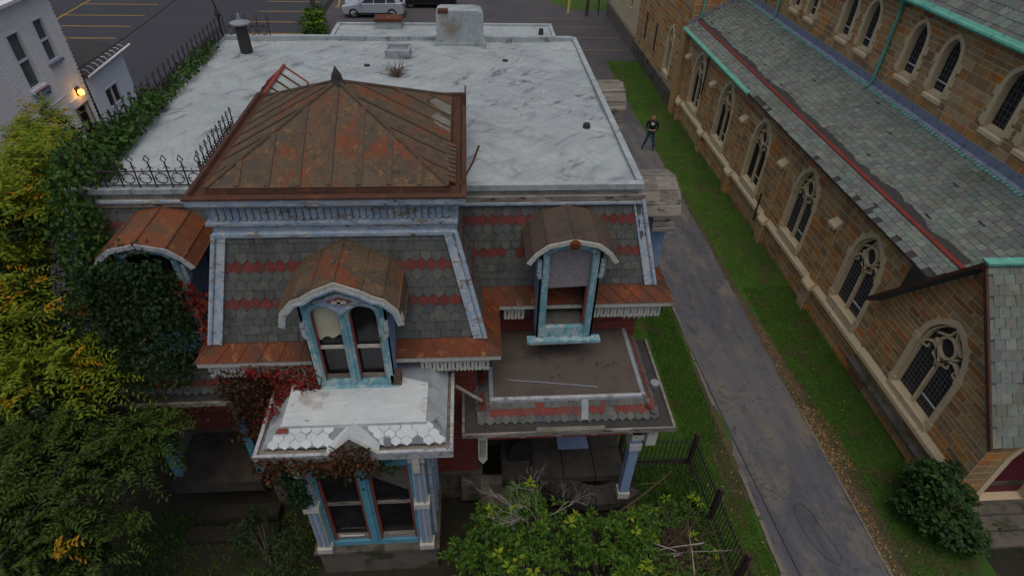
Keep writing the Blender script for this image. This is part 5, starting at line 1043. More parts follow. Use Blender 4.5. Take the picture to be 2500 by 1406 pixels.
# ---------------------------------------------------------------- vehicles
def wheel(parent, x, y, s=1, r=.36):
    w = part_empty('wheel', parent); fr = F((x, y, r), (1, 0, 0), (0, 0, 1), (0, -1, 0))
    n = 20; ci = lambda q: [(q*math.cos(2*math.pi*i/n), q*math.sin(2*math.pi*i/n)) for i in range(n)]
    MB().bar(ci(r*.83), r*.34, -.11, .11, fr, True).build('tyre', 'tyre', w)
    mb = MB(); mb.prism(ci(r*.66), -.06, .04, fr); mb.build('rim', 'rim', w)
    mb = MB()
    for k in range(5): a = 2*math.pi*k/5; mb.bar([(0, 0), (r*.62*math.cos(a), r*.62*math.sin(a))], .07, .04, .075, fr)
    mb.build('spokes', 'rim', w); MB().prism(ci(r*.98), -.5, -.12, fr).build('wheel_arch_void', 'dark', w)
def car(name, x0, yc, Lc, label, paint, flip=1):
    c = thing(name, (x0+Lc/2, yc, 0), label, 'car'); k = Lc/4.78; W2 = .93
    X = lambda x: x0+(x if flip > 0 else 4.78-x)*k
    lower = [(0.04, .45), (.0, .58), (.06, .72), (.28, .86), (1.2, 1.02), (3.9, 1.1), (4.62, 1.08), (4.76, .95), (4.78, .6), (4.7, .36), (4.2, .3), (.5, .3), (.12, .34)]
    sec = [(0, .94), (.25, .97), (.45, 1.0)]
    mb = MB(); n = len(lower)
    rows = [(-W2+.10, .96), (-W2, .99), (-W2, 1.0), (W2, 1.0), (W2, .99), (W2-.10, .96)]
    for y, sc in ((-W2+.12, 1.0), (-W2, .985), (W2, .985), (W2-.12, 1.0)): pass
    ys = [-W2+.14, -W2+.02, -W2, W2, W2-.02, W2-.14]
    ring = []
    for y, ins in ((-W2, .04), (-W2+.12, 0), (W2-.12, 0), (W2, .04)):
        ring.append([(X(2.39+(px-2.39)*(1-ins*.35)), yc+y, .3+(pz-.3)*(1-ins)) for px, pz in lower])
    for r in ring: mb.v += r
    mb.f.append(tuple(range(n))); mb.f.append(tuple(range(3*n, 4*n))[::-1])
    for a in range(3):
        for i in range(n): mb.f.append((a*n+i, a*n+(i+1) % n, (a+1)*n+(i+1) % n, (a+1)*n+i))
    mb.m = [0]*len(mb.f); mb.build('body', paint, c)
    cab = [(1.1, 1.02), (1.95, 1.52), (2.45, 1.63), (3.5, 1.63), (4.15, 1.5), (4.68, 1.05)]
    ins = [0, .15, .17, .17, .16, .03]
    mb = MB(); m = len(cab)
    for s in (-1, 1): mb.v += [(X(px), yc+s*(W2-.06-i_), pz) for (px, pz), i_ in zip(cab, ins)]
    mb.f = [tuple(range(m)), tuple(range(m, 2*m))[::-1]]+[(i, i+1, m+i+1, m+i) for i in range(m-1)]; mb.m = [0]*len(mb.f); mb.build('cabin', paint, c)
    for s in (-1, 1):
        for q in ([(1.55, 1.1), (2.45, 1.1), (2.45, 1.58), (2.05, 1.52)], [(2.52, 1.1), (3.4, 1.1), (3.35, 1.58), (2.52, 1.6)], [(3.5, 1.12), (4.15, 1.14), (4.0, 1.5), (3.45, 1.56)]):
            pts = []
            for px, pz in q: t = (pz-1.03)/.63; pts.append((X(px), yc+s*(W2-.045-.165*min(t, 1)), pz))
            MB().poly(pts).build('side_window', 'glass', c)
        MB().box(min(X(1.55), X(1.4)), max(X(1.55), X(1.4)), yc+s*(W2-.02), yc+s*(W2+.16), 1.05, 1.2).build('wing_mirror', paint, c)
        MB().box(min(X(4.55), X(4.77)), max(X(4.55), X(4.77)), yc+s*(W2-.3), yc+s*(W2-.01), .86, 1.06).build('tail_light', 'redlamp', c)
        MB().box(min(X(.05), X(.3)), max(X(.05), X(.3)), yc+s*(W2-.4), yc+s*(W2-.03), .68, .86).build('headlight', 'clearlamp', c)
        MB().box(min(X(2.2), X(2.42)), max(X(2.2), X(2.42)), yc+s*(W2-.0), yc+s*(W2+.02), .92, .95).box(min(X(3.2), X(3.42)), max(X(3.2), X(3.42)), yc+s*W2, yc+s*(W2+.02), .93, .96).build('door_handle', paint, c)
        MB().box(min(X(.9), X(3.9)), max(X(.9), X(3.9)), yc+s*(W2-.03), yc+s*(W2+.012), .32, .42).build('sill_trim', 'tyre', c)
        MB().box(min(X(2.2), X(3.9)), max(X(2.2), X(3.9)), yc+s*.66-.02, yc+s*.66+.02, 1.67, 1.73).build('roof_rail', 'rim', c)
    MB().poly([(X(1.22), yc-.76, 1.08), (X(1.22), yc+.76, 1.08), (X(1.95), yc+.62, 1.56), (X(1.95), yc-.62, 1.56)]).build('windscreen', 'glass', c)
    MB().poly([(X(4.65), yc-.72, 1.12), (X(4.65), yc+.72, 1.12), (X(4.35), yc+.6, 1.52), (X(4.35), yc-.6, 1.52)]).build('rear_window', 'glass', c)
    for px in (.88, 3.82):
        for s in (-1, 1): wheel(c, X(px), yc+s*(W2-.1) if s < 0 else yc+W2-.1, s)
    return c
car('silver_suv', -9.75, 50.6, 4.75, 'silver sport utility car parked behind the house roof', 'carsilver')
car('black_car', -5.6, 53.6, 4.6, 'black car partly cut off by the top of the picture', 'cardark')

# ---------------------------------------------------------------- poles and posts
def pole(name, x, y, h, r, lean, label, cat, m):
    t = MB(); t.tube([(x, y, -.1), (x+lean*.5, y, h*.5), (x+lean, y, h)], [r, r*.93, r*.82], 10); t.box(x-r*1.25, x+r*1.25, y-r*1.25, y+r*1.25, -.05, .05); return t.build(name, m, label=label, cat=cat)
pole('utility_pole', -11.05, 46.6, 10, .16, -.35, 'brown wooden utility pole rising from the shrubs by the silver car', 'pole', 'polewood')
pole('utility_pole', 9.48, 50.9, 10, .14, -.05, 'brown wooden pole at the edge of far lawn', 'pole', 'polewood')
pole('lamp_post', 10.5, 51.3, 8, .05, -.25, 'thin dark post beside the brown pole on far lawn', 'post', 'iron')
def bollard(x, y, h, lean, label):
    t = thing('bollard', (x, y, 0), label, 'bollard'); MB().tube([(x, y, 0), (x+lean, y, h-.05), (x+lean*1.05, y, h)], [.1, .1, .05], 10).build('post', 'yellowpost' if 'yellowpost' in M else 'yellow', t)
    MB().lathe((x, y, 0), [(.3, 0), (.26, .07), (.12, .12)], 10).build('base', 'kerb', t)
bollard(8.05, 51.5, 1.3, .05, 'pale yellow bollard in front of the far lawn'); bollard(-10.6, 52.8, 1.2, .5, 'leaning bright yellow bollard beside the silver car')
def wire(name, pts, r, label):
    MB().tube(pts, r, 5).build(name, 'iron', label=label, cat='cable')
def sag(a, b, s, n=14):
    a, b = V(a), V(b); return [a.lerp(b, i/n)-V((0, 0, s*4*(i/n)*(1-i/n))) for i in range(n+1)]
wire('overhead_cable', sag((-17.9, 28.6, 3.3), (-11.1, 46.6, 8.6), .5), .022, 'thin cable crossing the dark parking lot to the white annex')
wire('overhead_cable', sag((4.1, 9.3, 5.1), (4.66, 3.45, 4.6), .05), .009, 'thin dark cable crossing above the driveway')
wire('overhead_cable', sag((-6.6, 6.6, 4.8), (-6.33, 3.5, 5.4), .05), .011, 'pale cable at the lower left below the tree')

# ---------------------------------------------------------------- the man on the drive
def person(x, y, rz):
    t = thing('person', (x, y, 0), 'person in black top and blue jeans standing by the grass strip', 'person')
    J = {'pel': (0, 0, .95), 'sp': (0, .0, 1.15), 'ch': (0, -.01, 1.35), 'nk': (0, 0, 1.52), 'hd0': (0, -.01, 1.6), 'hd1': (0, -.02, 1.70), 'hd2': (0, 0, 1.78)}
    E = [('pel', 'sp'), ('sp', 'ch'), ('ch', 'nk'), ('nk', 'hd0'), ('hd0', 'hd1'), ('hd1', 'hd2')]
    rad = {'pel': (.17, .13), 'sp': (.17, .125), 'ch': (.18, .125), 'nk': (.065, .065), 'hd0': (.075, .085), 'hd1': (.085, .105), 'hd2': (.06, .07)}
    for s, n in ((1, 'r'), (-1, 'l')):
        sp = .13 if s > 0 else .2
        for k, p, r in (('hip', (s*.1, 0, .9), (.095, .1)), ('kn', (s*(.1+sp*.45), -.03, .5), (.065, .07)), ('an', (s*(.1+sp), .02, .09), (.045, .05)), ('toe', (s*(.12+sp), -.16, .04), (.045, .035)),
                        ('sh', (s*.2, 0, 1.44), (.07, .07)), ('el', (s*.29, .02, 1.17), (.05, .05)), ('wr', (s*.13, -.2, 1.1), (.035, .035)), ('ha', (s*.06, -.24, 1.11), (.04, .03)), ('f1', (s*.0, -.26, 1.12), (.014, .014))):
            J[k+n] = p; rad[k+n] = r
        E += [('pel', 'hip'+n), ('hip'+n, 'kn'+n), ('kn'+n, 'an'+n), ('an'+n, 'toe'+n), ('ch', 'sh'+n), ('sh'+n, 'el'+n), ('el'+n, 'wr'+n), ('wr'+n, 'ha'+n), ('ha'+n, 'f1'+n)]
        for q in range(4): k = 'g%d' % q+n; J[k] = (s*(.0+.008*q), -.25-.006*q, 1.075+.016*q-.03); rad[k] = (.01, .01); E.append(('ha'+n, k))
    names = list(J); me = bpy.data.meshes.new('body'); me.from_pydata([J[k] for k in names], [(names.index(a), names.index(b)) for a, b in E], [])
    o = bpy.data.objects.new('body', me); C.objects.link(o); md = o.modifiers.new('skin', 'SKIN'); sv = me.skin_vertices[0].data
    for i, k in enumerate(names): sv[i].radius = rad[k]; sv[i].use_root = (k == 'pel')
    o.modifiers.new('sub', 'SUBSURF').levels = 1; o.modifiers['sub'].render_levels = 1
    dg = bpy.context.evaluated_depsgraph_get(); m2 = bpy.data.meshes.new_from_object(o.evaluated_get(dg)); bpy.data.objects.remove(o)
    for k in ('blackcloth', 'denim', 'skin', 'shoe', 'hair'): m2.materials.append(M[k])
    for p in m2.polygons:
        c = p.center; z = c.z; p.use_smooth = True
        p.material_index = 3 if z < .1 else 1 if z < .98 else (4 if z > 1.735 or (z > 1.68 and c.y > .03) else 2 if z > 1.53 or (c.y < -.195 and z < 1.2) else 0)
    m2.transform(Matrix.Translation((x, y, .02)) @ Matrix.Rotation(rz, 4, 'Z')); b = bpy.data.objects.new('body', m2); link(b, t)
    mx = Matrix.Translation((x, y, .02)) @ Matrix.Rotation(rz, 4, 'Z'); P = lambda a, b_, c: mx @ V((a, b_, c))
    mb = MB(); mb.add([P(0, -.125, 1.66), P(-.018, -.105, 1.625), P(.018, -.105, 1.625), P(0, -.15, 1.632)], [(0, 1, 3), (0, 3, 2), (1, 2, 3)]); mb.build('nose', 'skin', t)
    for s in (-1, 1): MB().lathe(tuple(P(s*.032, -.112, 1.668)), [(.004, -.008), (.011, 0), (.004, .008)], 6).build('eye', 'tyre', t); MB().lathe(tuple(P(s*.092, .0, 1.65)), [(.006, -.03), (.018, 0), (.006, .03)], 6).build('ear', 'skin', t)
    MB().lathe(tuple(P(0, -.1, 1.585)), [(.02, -.03), (.045, 0), (.03, .02)], 8).build('beard', 'hair', t)
    f = F(P(0, -.152, 1.33), mx.to_3x3() @ V((1, 0, 0)), (0, 0, 1)); n = 14
    pg = MB().prism([(.085*math.cos(2*math.pi*i/n), .06+.075*math.sin(2*math.pi*i/n)) for i in range(n)], -.03, .006, f).build('shirt_print', 'whitebar', t); MB().bar([(.05*math.cos(a), .06+.04*math.sin(a)) for a in np.linspace(.3, 2.8, 7)], .02, .006, .012, f).build('print_arc', 'redgut', pg)
person(8.75, 26.9, R(-14))

# ---------------------------------------------------------------- plants
def unit(a): return a/np.maximum(np.linalg.norm(a, axis=1, keepdims=True), 1e-9)
def leaves(name, P, D, Nn, Ln, Wd, m, parent=None, fold=.18, **kw):
    P = np.asarray(P, float); n = len(P); D = unit(np.asarray(D, float)); Nn = np.asarray(Nn, float); Sd = unit(np.cross(D, Nn)); Nn = unit(np.cross(Sd, D)); Ln = np.broadcast_to(Ln, (n,))[:, None]; Wd = np.broadcast_to(Wd, (n,))[:, None]
    v = np.empty((n, 4, 3)); v[:, 0] = P; v[:, 1] = P+D*Ln*.45+Sd*Wd*.5+Nn*Wd*fold; v[:, 2] = P+D*Ln-Nn*Ln*.12; v[:, 3] = P+D*Ln*.45-Sd*Wd*.5+Nn*Wd*fold
    f = np.arange(n*4).reshape(n, 4); tri = np.concatenate([f[:, [0, 1, 2]], f[:, [0, 2, 3]]], 1).reshape(-1)
    me = bpy.data.meshes.new(name); me.vertices.add(n*4); me.vertices.foreach_set('co', v.reshape(-1)); me.loops.add(n*6); me.loops.foreach_set('vertex_index', tri.astype(np.int32))
    me.polygons.add(n*2); me.polygons.foreach_set('loop_start', np.arange(0, n*6, 3, dtype=np.int32)); me.polygons.foreach_set('loop_total', np.full(n*2, 3, np.int32)); me.update(calc_edges=True); me.validate()
    me.materials.append(M[m]); o = bpy.data.objects.new(name, me); link(o, parent); return tag(o, **kw)
def rdir(n, up=0.):
    d = rng.normal(size=(n, 3)); d[:, 2] += up; return unit(d)
def fronds(tips, outs, per, flen, nl, ll, lw, droop=.5):
    """feathery compound leaves: per fronds at each tip, nl leaflet pairs"""
    T = np.repeat(tips, per, 0); O = np.repeat(outs, per, 0); n = len(T)
    d = unit(O*.6+rng.normal(size=(n, 3))*.75+np.array([0, 0, .25])); L = flen*rng.uniform(.7, 1.2, n)
    up = np.array([0, 0, 1.]); side = unit(np.cross(d, up)+1e-6)
    t = np.linspace(.22, 1, nl); P = T[:, None]+d[:, None]*(t[None, :, None]*L[:, None, None]); P[:, :, 2] -= droop*(t[None, :]**2)*L[:, None]*.6
    out = []
    for s in (-1, 1):
        D = unit((side[:, None]*s*np.ones((1, nl, 1))+d[:, None]*.55+np.array([0, 0, -.25])).reshape(-1, 3)+rng.normal(size=(n*nl, 3))*.18)
        out.append((P.reshape(-1, 3), D))
    P = np.concatenate([o[0] for o in out]); D = np.concatenate([o[1] for o in out]); N_ = np.tile(up, (len(P), 1))+rng.normal(size=(len(P), 3))*.3
    return P, D, N_, ll*rng.uniform(.7, 1.25, len(P)), lw*rng.uniform(.8, 1.2, len(P))
def shell(c, r, n, zmin=-.5):
    d = rdir(n*2, .25); d = d[d[:, 2] > zmin][:n]; k = rng.uniform(.62, 1.05, len(d))[:, None]
    return np.array(c)+d*np.array(r)*k, d
def limbs(mb, base, tops, r0, wob=.25):
    base = V(base)
    for t in tops:
        t = V(t); m1 = base.lerp(t, .4)+V((random.gauss(0, wob), random.gauss(0, wob), .2)); m2 = base.lerp(t, .75)+V((random.gauss(0, wob*.6), random.gauss(0, wob*.6), .1))
        mb.tube([base, m1, m2, t], [r0, r0*.66, r0*.4, r0*.16], 7)
        for k in range(3):
            s = m1.lerp(t, random.uniform(.2, .9)); e = s+V((random.gauss(0, .5), random.gauss(0, .5), random.uniform(.1, .6))); mb.tube([s, s.lerp(e, .5)+V((0, 0, .06)), e], [r0*.24, r0*.16, r0*.06], 5)
def whorls(tips, per, ll, lw, up=.5):
    T = np.repeat(tips, per, 0); n = len(T); D = rng.normal(size=(n, 3)); D[:, 2] = D[:, 2]*.35+up*.55; D = unit(D); T = T+D*.02
    return T, D, np.tile([0, 0, 1.], (n, 1))+rng.normal(size=(n, 3))*.25, ll*rng.uniform(.65, 1.2, n), lw*rng.uniform(.8, 1.2, n)
def ailanthus(name, base, clumps, label, dens=26, orange=.05, flen=.62, m='leafA', r0=.09, ll=.115, lw=.04):
    t = thing(name, base, label, 'tree'); mb = MB(); k = V(base)+V((0, 0, 1.2)); mb.tube([V(base)-V((0, 0, .1)), V(base)+V((.05, .03, .6)), k], [r0*1.5, r0*1.2, r0], 8)
    limbs(mb, k, [c for c, r in clumps], r0); mb.build('trunk', 'bark', t)
    A = []; O = []
    for c, r in clumps:
        n = int(dens*r[0]*r[1]*2.6+8); tips, outs = shell(c, r, n); sel = rng.random(len(tips)) < orange
        if (~sel).any(): A.append(fronds(tips[~sel], outs[~sel], 6, flen, 7, ll, lw))
        if sel.any(): O.append(fronds(tips[sel], outs[sel], 4, flen*.8, 6, ll, lw))
    cat = lambda q: [np.concatenate([x[i] for x in q]) for i in range(5)]
    cr = leaves('crown', *cat(A), m, t)
    I = [whorls(np.array(c)+rng.normal(size=(int(60*r[0]), 3))*np.array(r)*.45-np.array([0, 0, .25]), 6, .2, .09) for c, r in clumps]; leaves('inner_shade_leaves', *cat(I), 'leafD', t)  # dark leaves inside each clump stand in for shade between the fronds
    if O: leaves('autumn_leaves', *cat(O), 'leafO', t)
    return t
def cl(c, r, k=.7, h=.42): return (c, (r, r*.9, r*h/.42*.5))
ailanthus('ailanthus_tree', (-10.4, 10.2, 0), [cl((-9.3, 12.4, 6.7), .8), cl((-9.9, 12.0, 6.1), .8), cl((-8.6, 10.1, 7.2), .6), cl((-8.9, 11.6, 7.2), .55), cl((-9.0, 10.9, 6.7), .75), cl((-9.7, 10.6, 6.6), .7), cl((-8.7, 9.2, 6.2), .75), cl((-9.3, 9.6, 5.6), .8), cl((-8.2, 8.4, 5.9), .6), cl((-8.8, 8.4, 5.3), .7), cl((-7.7, 7.9, 5.2), .65), cl((-8.3, 7.5, 4.9), .7), cl((-7.3, 8.0, 4.7), .5), cl((-10.5, 11.2, 5.2), .9), cl((-9.8, 8.9, 4.6), 1.0)],
          'tall yellow-green ailanthus tree with orange leaves at the left edge', 17, .09)
ailanthus('ailanthus_tree', (-11.8, 15.4, 0), [cl((-11.5, 16.0, 6.1), .7), cl((-11.0, 14.6, 6.2), .75), cl((-10.4, 13.9, 6.2), .7), cl((-10.8, 13.2, 5.4), .8)],
          'ailanthus tree with some orange leaves against the white brick building', 15, .1)
ailanthus('ailanthus_tree', (-8.8, 5.6, 0), [cl((-8.1, 6.8, 4.4), .7), cl((-7.3, 6.7, 4.2), .65), cl((-6.7, 7.0, 3.8), .55), cl((-6.25, 7.5, 3.6), .45), cl((-7.5, 6.0, 3.8), .7), cl((-8.3, 5.7, 4.0), .7), cl((-7.7, 5.3, 3.4), .75), cl((-6.9, 5.7, 2.8), .6), cl((-8.2, 4.8, 3.2), .7), cl((-7.9, 7.6, 3.2), .9)],
          'darker green ailanthus tree at the lower left of the picture', 9, .012, m='leafG')
ailanthus('ailanthus_sapling', (-9.7, 13.6, 0), [((-9.55, 13.7, 6.35), (.42, .4, .25)), ((-9.9, 13.5, 6.1), (.35, .35, .22))], 'slender green sapling in front of the white annex', 9, 0, .4, r0=.04, ll=.14)
# shrubs with whorled leaves
def shrub(name, base, clumps, label, cat_='shrub', dens=60, per=8, ll=.13, lw=.054, m='leafS', up=.5, stems=True):
    t = thing(name, base, label, cat_); mb = MB()
    for c, r in clumps:
        for k in range(4):
            e = V(c)+V((random.uniform(-.6, .6)*r[0], random.uniform(-.6, .6)*r[1], r[2]*.6)); b = V((c[0]+random.gauss(0, .1), c[1]+random.gauss(0, .1), 0)).lerp(V(base), .5); mb.tube([b, b.lerp(e, .5)+V((random.gauss(0, .08), random.gauss(0, .08), 0)), e], [.022, .015, .006], 5)
    mb.build('stem', 'bark', t, kind='stuff'); A = []
    for c, r in clumps:
        n = int(dens*(r[0]*r[1]+r[0]*r[2])+8); tips, outs = shell(c, r, n, -.35); A.append(whorls(tips, per, ll, lw, up))
        inn = np.array(c)+rng.normal(size=(n//2, 3))*np.array(r)*.4; A.append(whorls(inn, per, ll, lw, up))
    leaves('foliage', *[np.concatenate([x[i] for x in A]) for i in range(5)], m, t)
    if m == 'leafS':
        Y = []
        for c, r in clumps: tp, _ = shell(c, r, int(dens*.025*(r[0]*r[1]+r[0]*r[2])+2), .2); Y.append(whorls(tp+np.array([0, 0, .06]), 9, ll*1.1, lw*1.1, up))
        leaves('bright_leaves', *[np.concatenate([x[i] for x in Y]) for i in range(5)], 'leafY', t)
    return t
shrub('leafy_shrub', (.9, 6.0, 0), [((.2, 6.1, 1.5), (.7, .5, .7)), ((.9, 6.3, 1.7), (.7, .55, .7)), ((1.6, 6.1, 1.5), (.7, .5, .65)), ((.8, 5.5, 1.5), (.9, .5, .6)), ((1.0, 6.9, 1.5), (.5, .4, .8)), ((-.35, 5.9, 1.3), (.45, .4, .5)), ((.1, 6.7, 1.3), (.4, .35, .7))], 'dense bright green shrub in front of the entrance porch', 'shrub', 46)
shrub('leafy_shrub', (2.8, 6.0, 0), [((2.4, 6.3, 1.3), (.65, .5, .6)), ((3.1, 6.4, 1.1), (.6, .5, .55)), ((2.6, 5.6, 1.2), (.8, .5, .55)), ((3.5, 5.8, .9), (.6, .5, .5)), ((3.6, 6.7, .8), (.5, .45, .45))], 'green shrub below the blue porch post', 'shrub', 40)
shrub('leafy_shrub', (4.5, 6.4, 0), [((4.4, 7.2, .4), (.45, .4, .4)), ((4.9, 6.2, .35), (.4, .5, .35)), ((4.2, 5.6, .5), (.5, .4, .45)), ((5.1, 7.4, .3), (.3, .4, .3))], 'low straggly weeds inside the iron fence', 'weeds', 34, 6, .13, .035)
shrub('hydrangea_bush', (10.75, 7.0, 0), [((10.6, 7.3, .9), (.55, .55, .7)), ((11.05, 7.0, .75), (.5, .5, .55)), ((10.4, 6.8, .6), (.5, .45, .5)), ((10.9, 6.4, .55), (.55, .45, .45)), ((10.75, 7.8, .7), (.35, .35, .5)), ((10.15, 7.2, .35), (.3, .35, .3)), ((11.2, 6.2, .35), (.35, .3, .3)), ((10.5, 7.0, 1.35), (.25, .3, .25)), ((11.0, 7.5, 1.25), (.25, .25, .3))], 'round dark green bush at the corner of the church gable', 'bush', 130, 5, .13, .10, 'leafH', .35)
shrub('leafy_shrub', (-11.0, 45.6, 0), [((-11.0, 45.4, .8), (1.0, .9, .8)), ((-10.7, 44.3, .5), (.9, .8, .6)), ((-11.2, 47.3, .8), (.8, .9, .8))], 'bright green shrub at the foot of the utility pole', 'shrub', 26, 6, .3, .14)
shrub('leafy_shrub', (-5.6, 5.2, 0), [((-5.7, 5.1, 1.3), (.55, .45, .5)), ((-5.0, 5.0, 1.0), (.4, .4, .5)), ((-6.3, 5.0, 1.5), (.6, .5, .6))], 'sparse yellowish shrub at the bottom left corner', 'shrub', 12, 5, .16, .08, 'leafA')
shrub('leafy_shrub', (-4.4, 6.3, 0), [((-4.2, 6.6, .6), (.5, .5, .5)), ((-5.0, 7.2, .5), (.6, .5, .45)), ((-4.0, 5.9, .5), (.5, .4, .4))], 'dark undergrowth beside the bay window base', 'undergrowth', 40, 5, .1, .06, 'leafD')
# creepers and ivy on surfaces
def patch_leaves(patches, dens, size, jitter):
    P = []; D = []; Nn = []
    for A, B_, Cc, Dd, k in patches:       # quad corners
        A, B_, Cc, Dd = map(np.array, (A, B_, Cc, Dd)); area = np.linalg.norm(np.cross(B_-A, Dd-A)); n = int(area*dens*k)
        s, t = rng.random((n, 1)), rng.random((n, 1)); q = A*(1-s)*(1-t)+B_*s*(1-t)+Cc*s*t+Dd*(1-s)*t
        nn = unit(np.cross(B_-A, Dd-A)[None].astype(float)); 
        if nn[0, 1] > 0 and abs(nn[0, 2]) < .6: nn = -nn
        if nn[0, 2] < -.2: nn = -nn
        b = .5+.5*np.sin(q[:, :1]*3.1+q[:, 1:2]*2.3)*np.cos(q[:, 2:]*3.7+q[:, :1]*1.3)
        P.append(q+nn*(np.abs(rng.normal(size=(n, 1)))*jitter*(.4+b))); Nn.append(np.tile(nn, (n, 1))+rng.normal(size=(n, 3))*.45); d = rng.normal(size=(n, 3))*.7+np.array([0, -.2, -.8]); D.append(d)
    P = np.concatenate(P); D = np.concatenate(D); Nn = np.concatenate(Nn); n = len(P)
    return P, D, Nn, size*rng.uniform(.6, 1.25, n), size*.85*rng.uniform(.7, 1.2, n)
def vine(name, patches, dens, size, jit, m, label, stem=None):
    t = thing(name, patches[0][0], label, 'vine'); leaves('foliage', *patch_leaves(patches, dens, size, jit), m, t)
    mb = MB()
    for A, B_, Cc, Dd, k in patches[:4]:
        a, b = V(A), V(Cc); mb.tube([a, a.lerp(b, .5)+V((random.gauss(0, .1), 0, random.gauss(0, .1))), b], .012, 5)
    mb.build('stem', 'bark', t, kind='stuff'); return t
vine('ivy', [((-6.75, 8.64, 6.95), (-5.35, 8.64, 7.02), (-5.3, 8.5, 5.6), (-6.95, 8.5, 5.6), 1.4), ((-6.75, 8.7, 6.75), (-5.2, 8.7, 6.75), (-5.1, 8.5, 4.9), (-6.9, 8.5, 4.9), 1.3), ((-7.6, 8.6, 5.9), (-6.6, 8.6, 6.8), (-6.6, 8.4, 4.2), (-7.8, 8.4, 4.2), 1.2), ((-6.9, 8.4, 5.0), (-5.3, 8.4, 5.0), (-5.6, 8.3, 4.2), (-7.0, 8.3, 4.2), 1), ((-6.5, 8.72, 6.78), (-5.6, 8.72, 6.95), (-5.5, 9.0, 7.0), (-6.5, 9.0, 6.9), .6), ((-8.2, 8.6, 5.4), (-7.3, 8.6, 5.4), (-7.0, 8.2, 3.4), (-8.2, 8.2, 3.4), 1.1)], 620, .085, .16, 'leafD', 'dark green ivy smothering the left dormer front')
vine('roof_edge_vine', [((-7.55, 10.2, 7.75), (-6.85, 10.2, 7.56), (-7.1, 14, 7.56), (-7.45, 14, 7.8), 1.2), ((-7.45, 14, 7.75), (-7.1, 14, 7.56), (-7.2, 18.2, 7.56), (-7.42, 18.2, 7.7), .8), ((-7.6, 10.2, 7.1), (-7.4, 10.2, 7.7), (-7.4, 14, 7.7), (-7.55, 14, 7.1), 1.2), ((-7.5, 14, 7.2), (-7.4, 14, 7.7), (-7.4, 19, 7.6), (-7.5, 19, 7.2), .8), ((-8.0, 9.5, 5.3), (-6.85, 9.55, 5.3), (-6.8, 9.95, 7.5), (-7.6, 9.95, 7.8), 1.15), ((-7.75, 9.85, 7.7), (-6.75, 9.85, 7.6), (-6.6, 10.8, 7.6), (-7.6, 10.8, 8.0), 1.15), ((-7.7, 10.2, 7.9), (-7.0, 10.2, 7.7), (-7.0, 12.5, 7.7), (-7.6, 12.5, 7.9), 1.2)], 330, .11, .14, 'leafI', 'green vine spilling over the left edge of the silver roof')
vine('red_creeper', [((-3.85, 7.9, 4.75), (-2.9, 7.6, 5.1), (-2.85, 7.5, 4.85), (-3.6, 7.3, 4.6), 1.2), ((-4.3, 7.85, 5.1), (-2.95, 7.82, 5.15), (-3.0, 7.75, 4.95), (-4.3, 7.8, 4.9), 1.3), ((-3.75, 7.7, 4.6), (-3.45, 7.7, 4.85), (-3.5, 6.9, 4.85), (-3.8, 6.9, 4.6), 1), ((-3.0, 7.52, 5.35), (-2.85, 7.52, 5.35), (-2.85, 7.5, 4.85), (-3.3, 7.4, 4.85), .8)], 420, .085, .05, 'leafR', 'bright crimson creeper around the left foot of the tower dormer')
vine('brown_creeper', [((-4.9, 8.0, 4.95), (-3.4, 7.95, 4.95), (-3.4, 8.0, 3.4), (-4.8, 8.1, 3.4), 1.2), ((-3.85, 6.28, 4.5), (-1.7, 6.28, 4.42), (-1.7, 6.25, 4.2), (-3.85, 6.25, 4.15), 1.5), ((-4.6, 8.1, 3.4), (-3.35, 7.5, 3.9), (-3.35, 7.0, 2.2), (-4.4, 7.6, 2.0), 1.1), ((-2.5, 6.28, 4.75), (-1.8, 6.28, 4.75), (-1.8, 6.24, 4.2), (-2.5, 6.24, 4.2), 1.3), ((-5.2, 8.4, 4.1), (-3.9, 7.9, 4.1), (-4.2, 8.0, 2.6), (-5.1, 8.3, 2.6), .7), ((-7.2, 8.2, 3.75), (-5.2, 8.22, 3.75), (-5.2, 8.2, 3.5), (-7.2, 8.2, 3.5), .8)], 420, .085, .10, 'leafB', 'brownish red creeper hanging along the bay gutter and tower wall')
vine('green_creeper', [((-3.6, 6.5, 3.9), (-3.05, 6.4, 4.2), (-3.1, 6.35, 2.9), (-3.5, 6.5, 2.6), 1.3), ((-3.9, 7.2, 3.6), (-3.35, 6.6, 4.0), (-3.35, 6.6, 2.4), (-3.8, 7.2, 2.4), 1), ((-2.9, 6.35, 4.2), (-1.4, 6.32, 4.25), (-1.4, 6.35, 4.0), (-2.9, 6.38, 3.85), .8)], 420, .09, .1, 'leafD', 'dark green creeper covering the left corner of the bay window')
vine('red_vine', [((-5.2, 8.75, 6.2), (-4.85, 8.75, 6.2), (-4.7, 8.3, 5.3), (-5.0, 8.3, 5.3), 1.2), ((-5.4, 8.7, 6.6), (-5.0, 8.7, 6.4), (-4.85, 8.6, 5.9), (-5.2, 8.6, 5.9), 1), ((-4.85, 8.4, 5.4), (-4.6, 8.2, 5.4), (-4.6, 8.0, 5.2), (-4.9, 8.0, 5.2), 1)], 480, .08, .07, 'leafR', 'dark red vine between the left dormer and the tower')
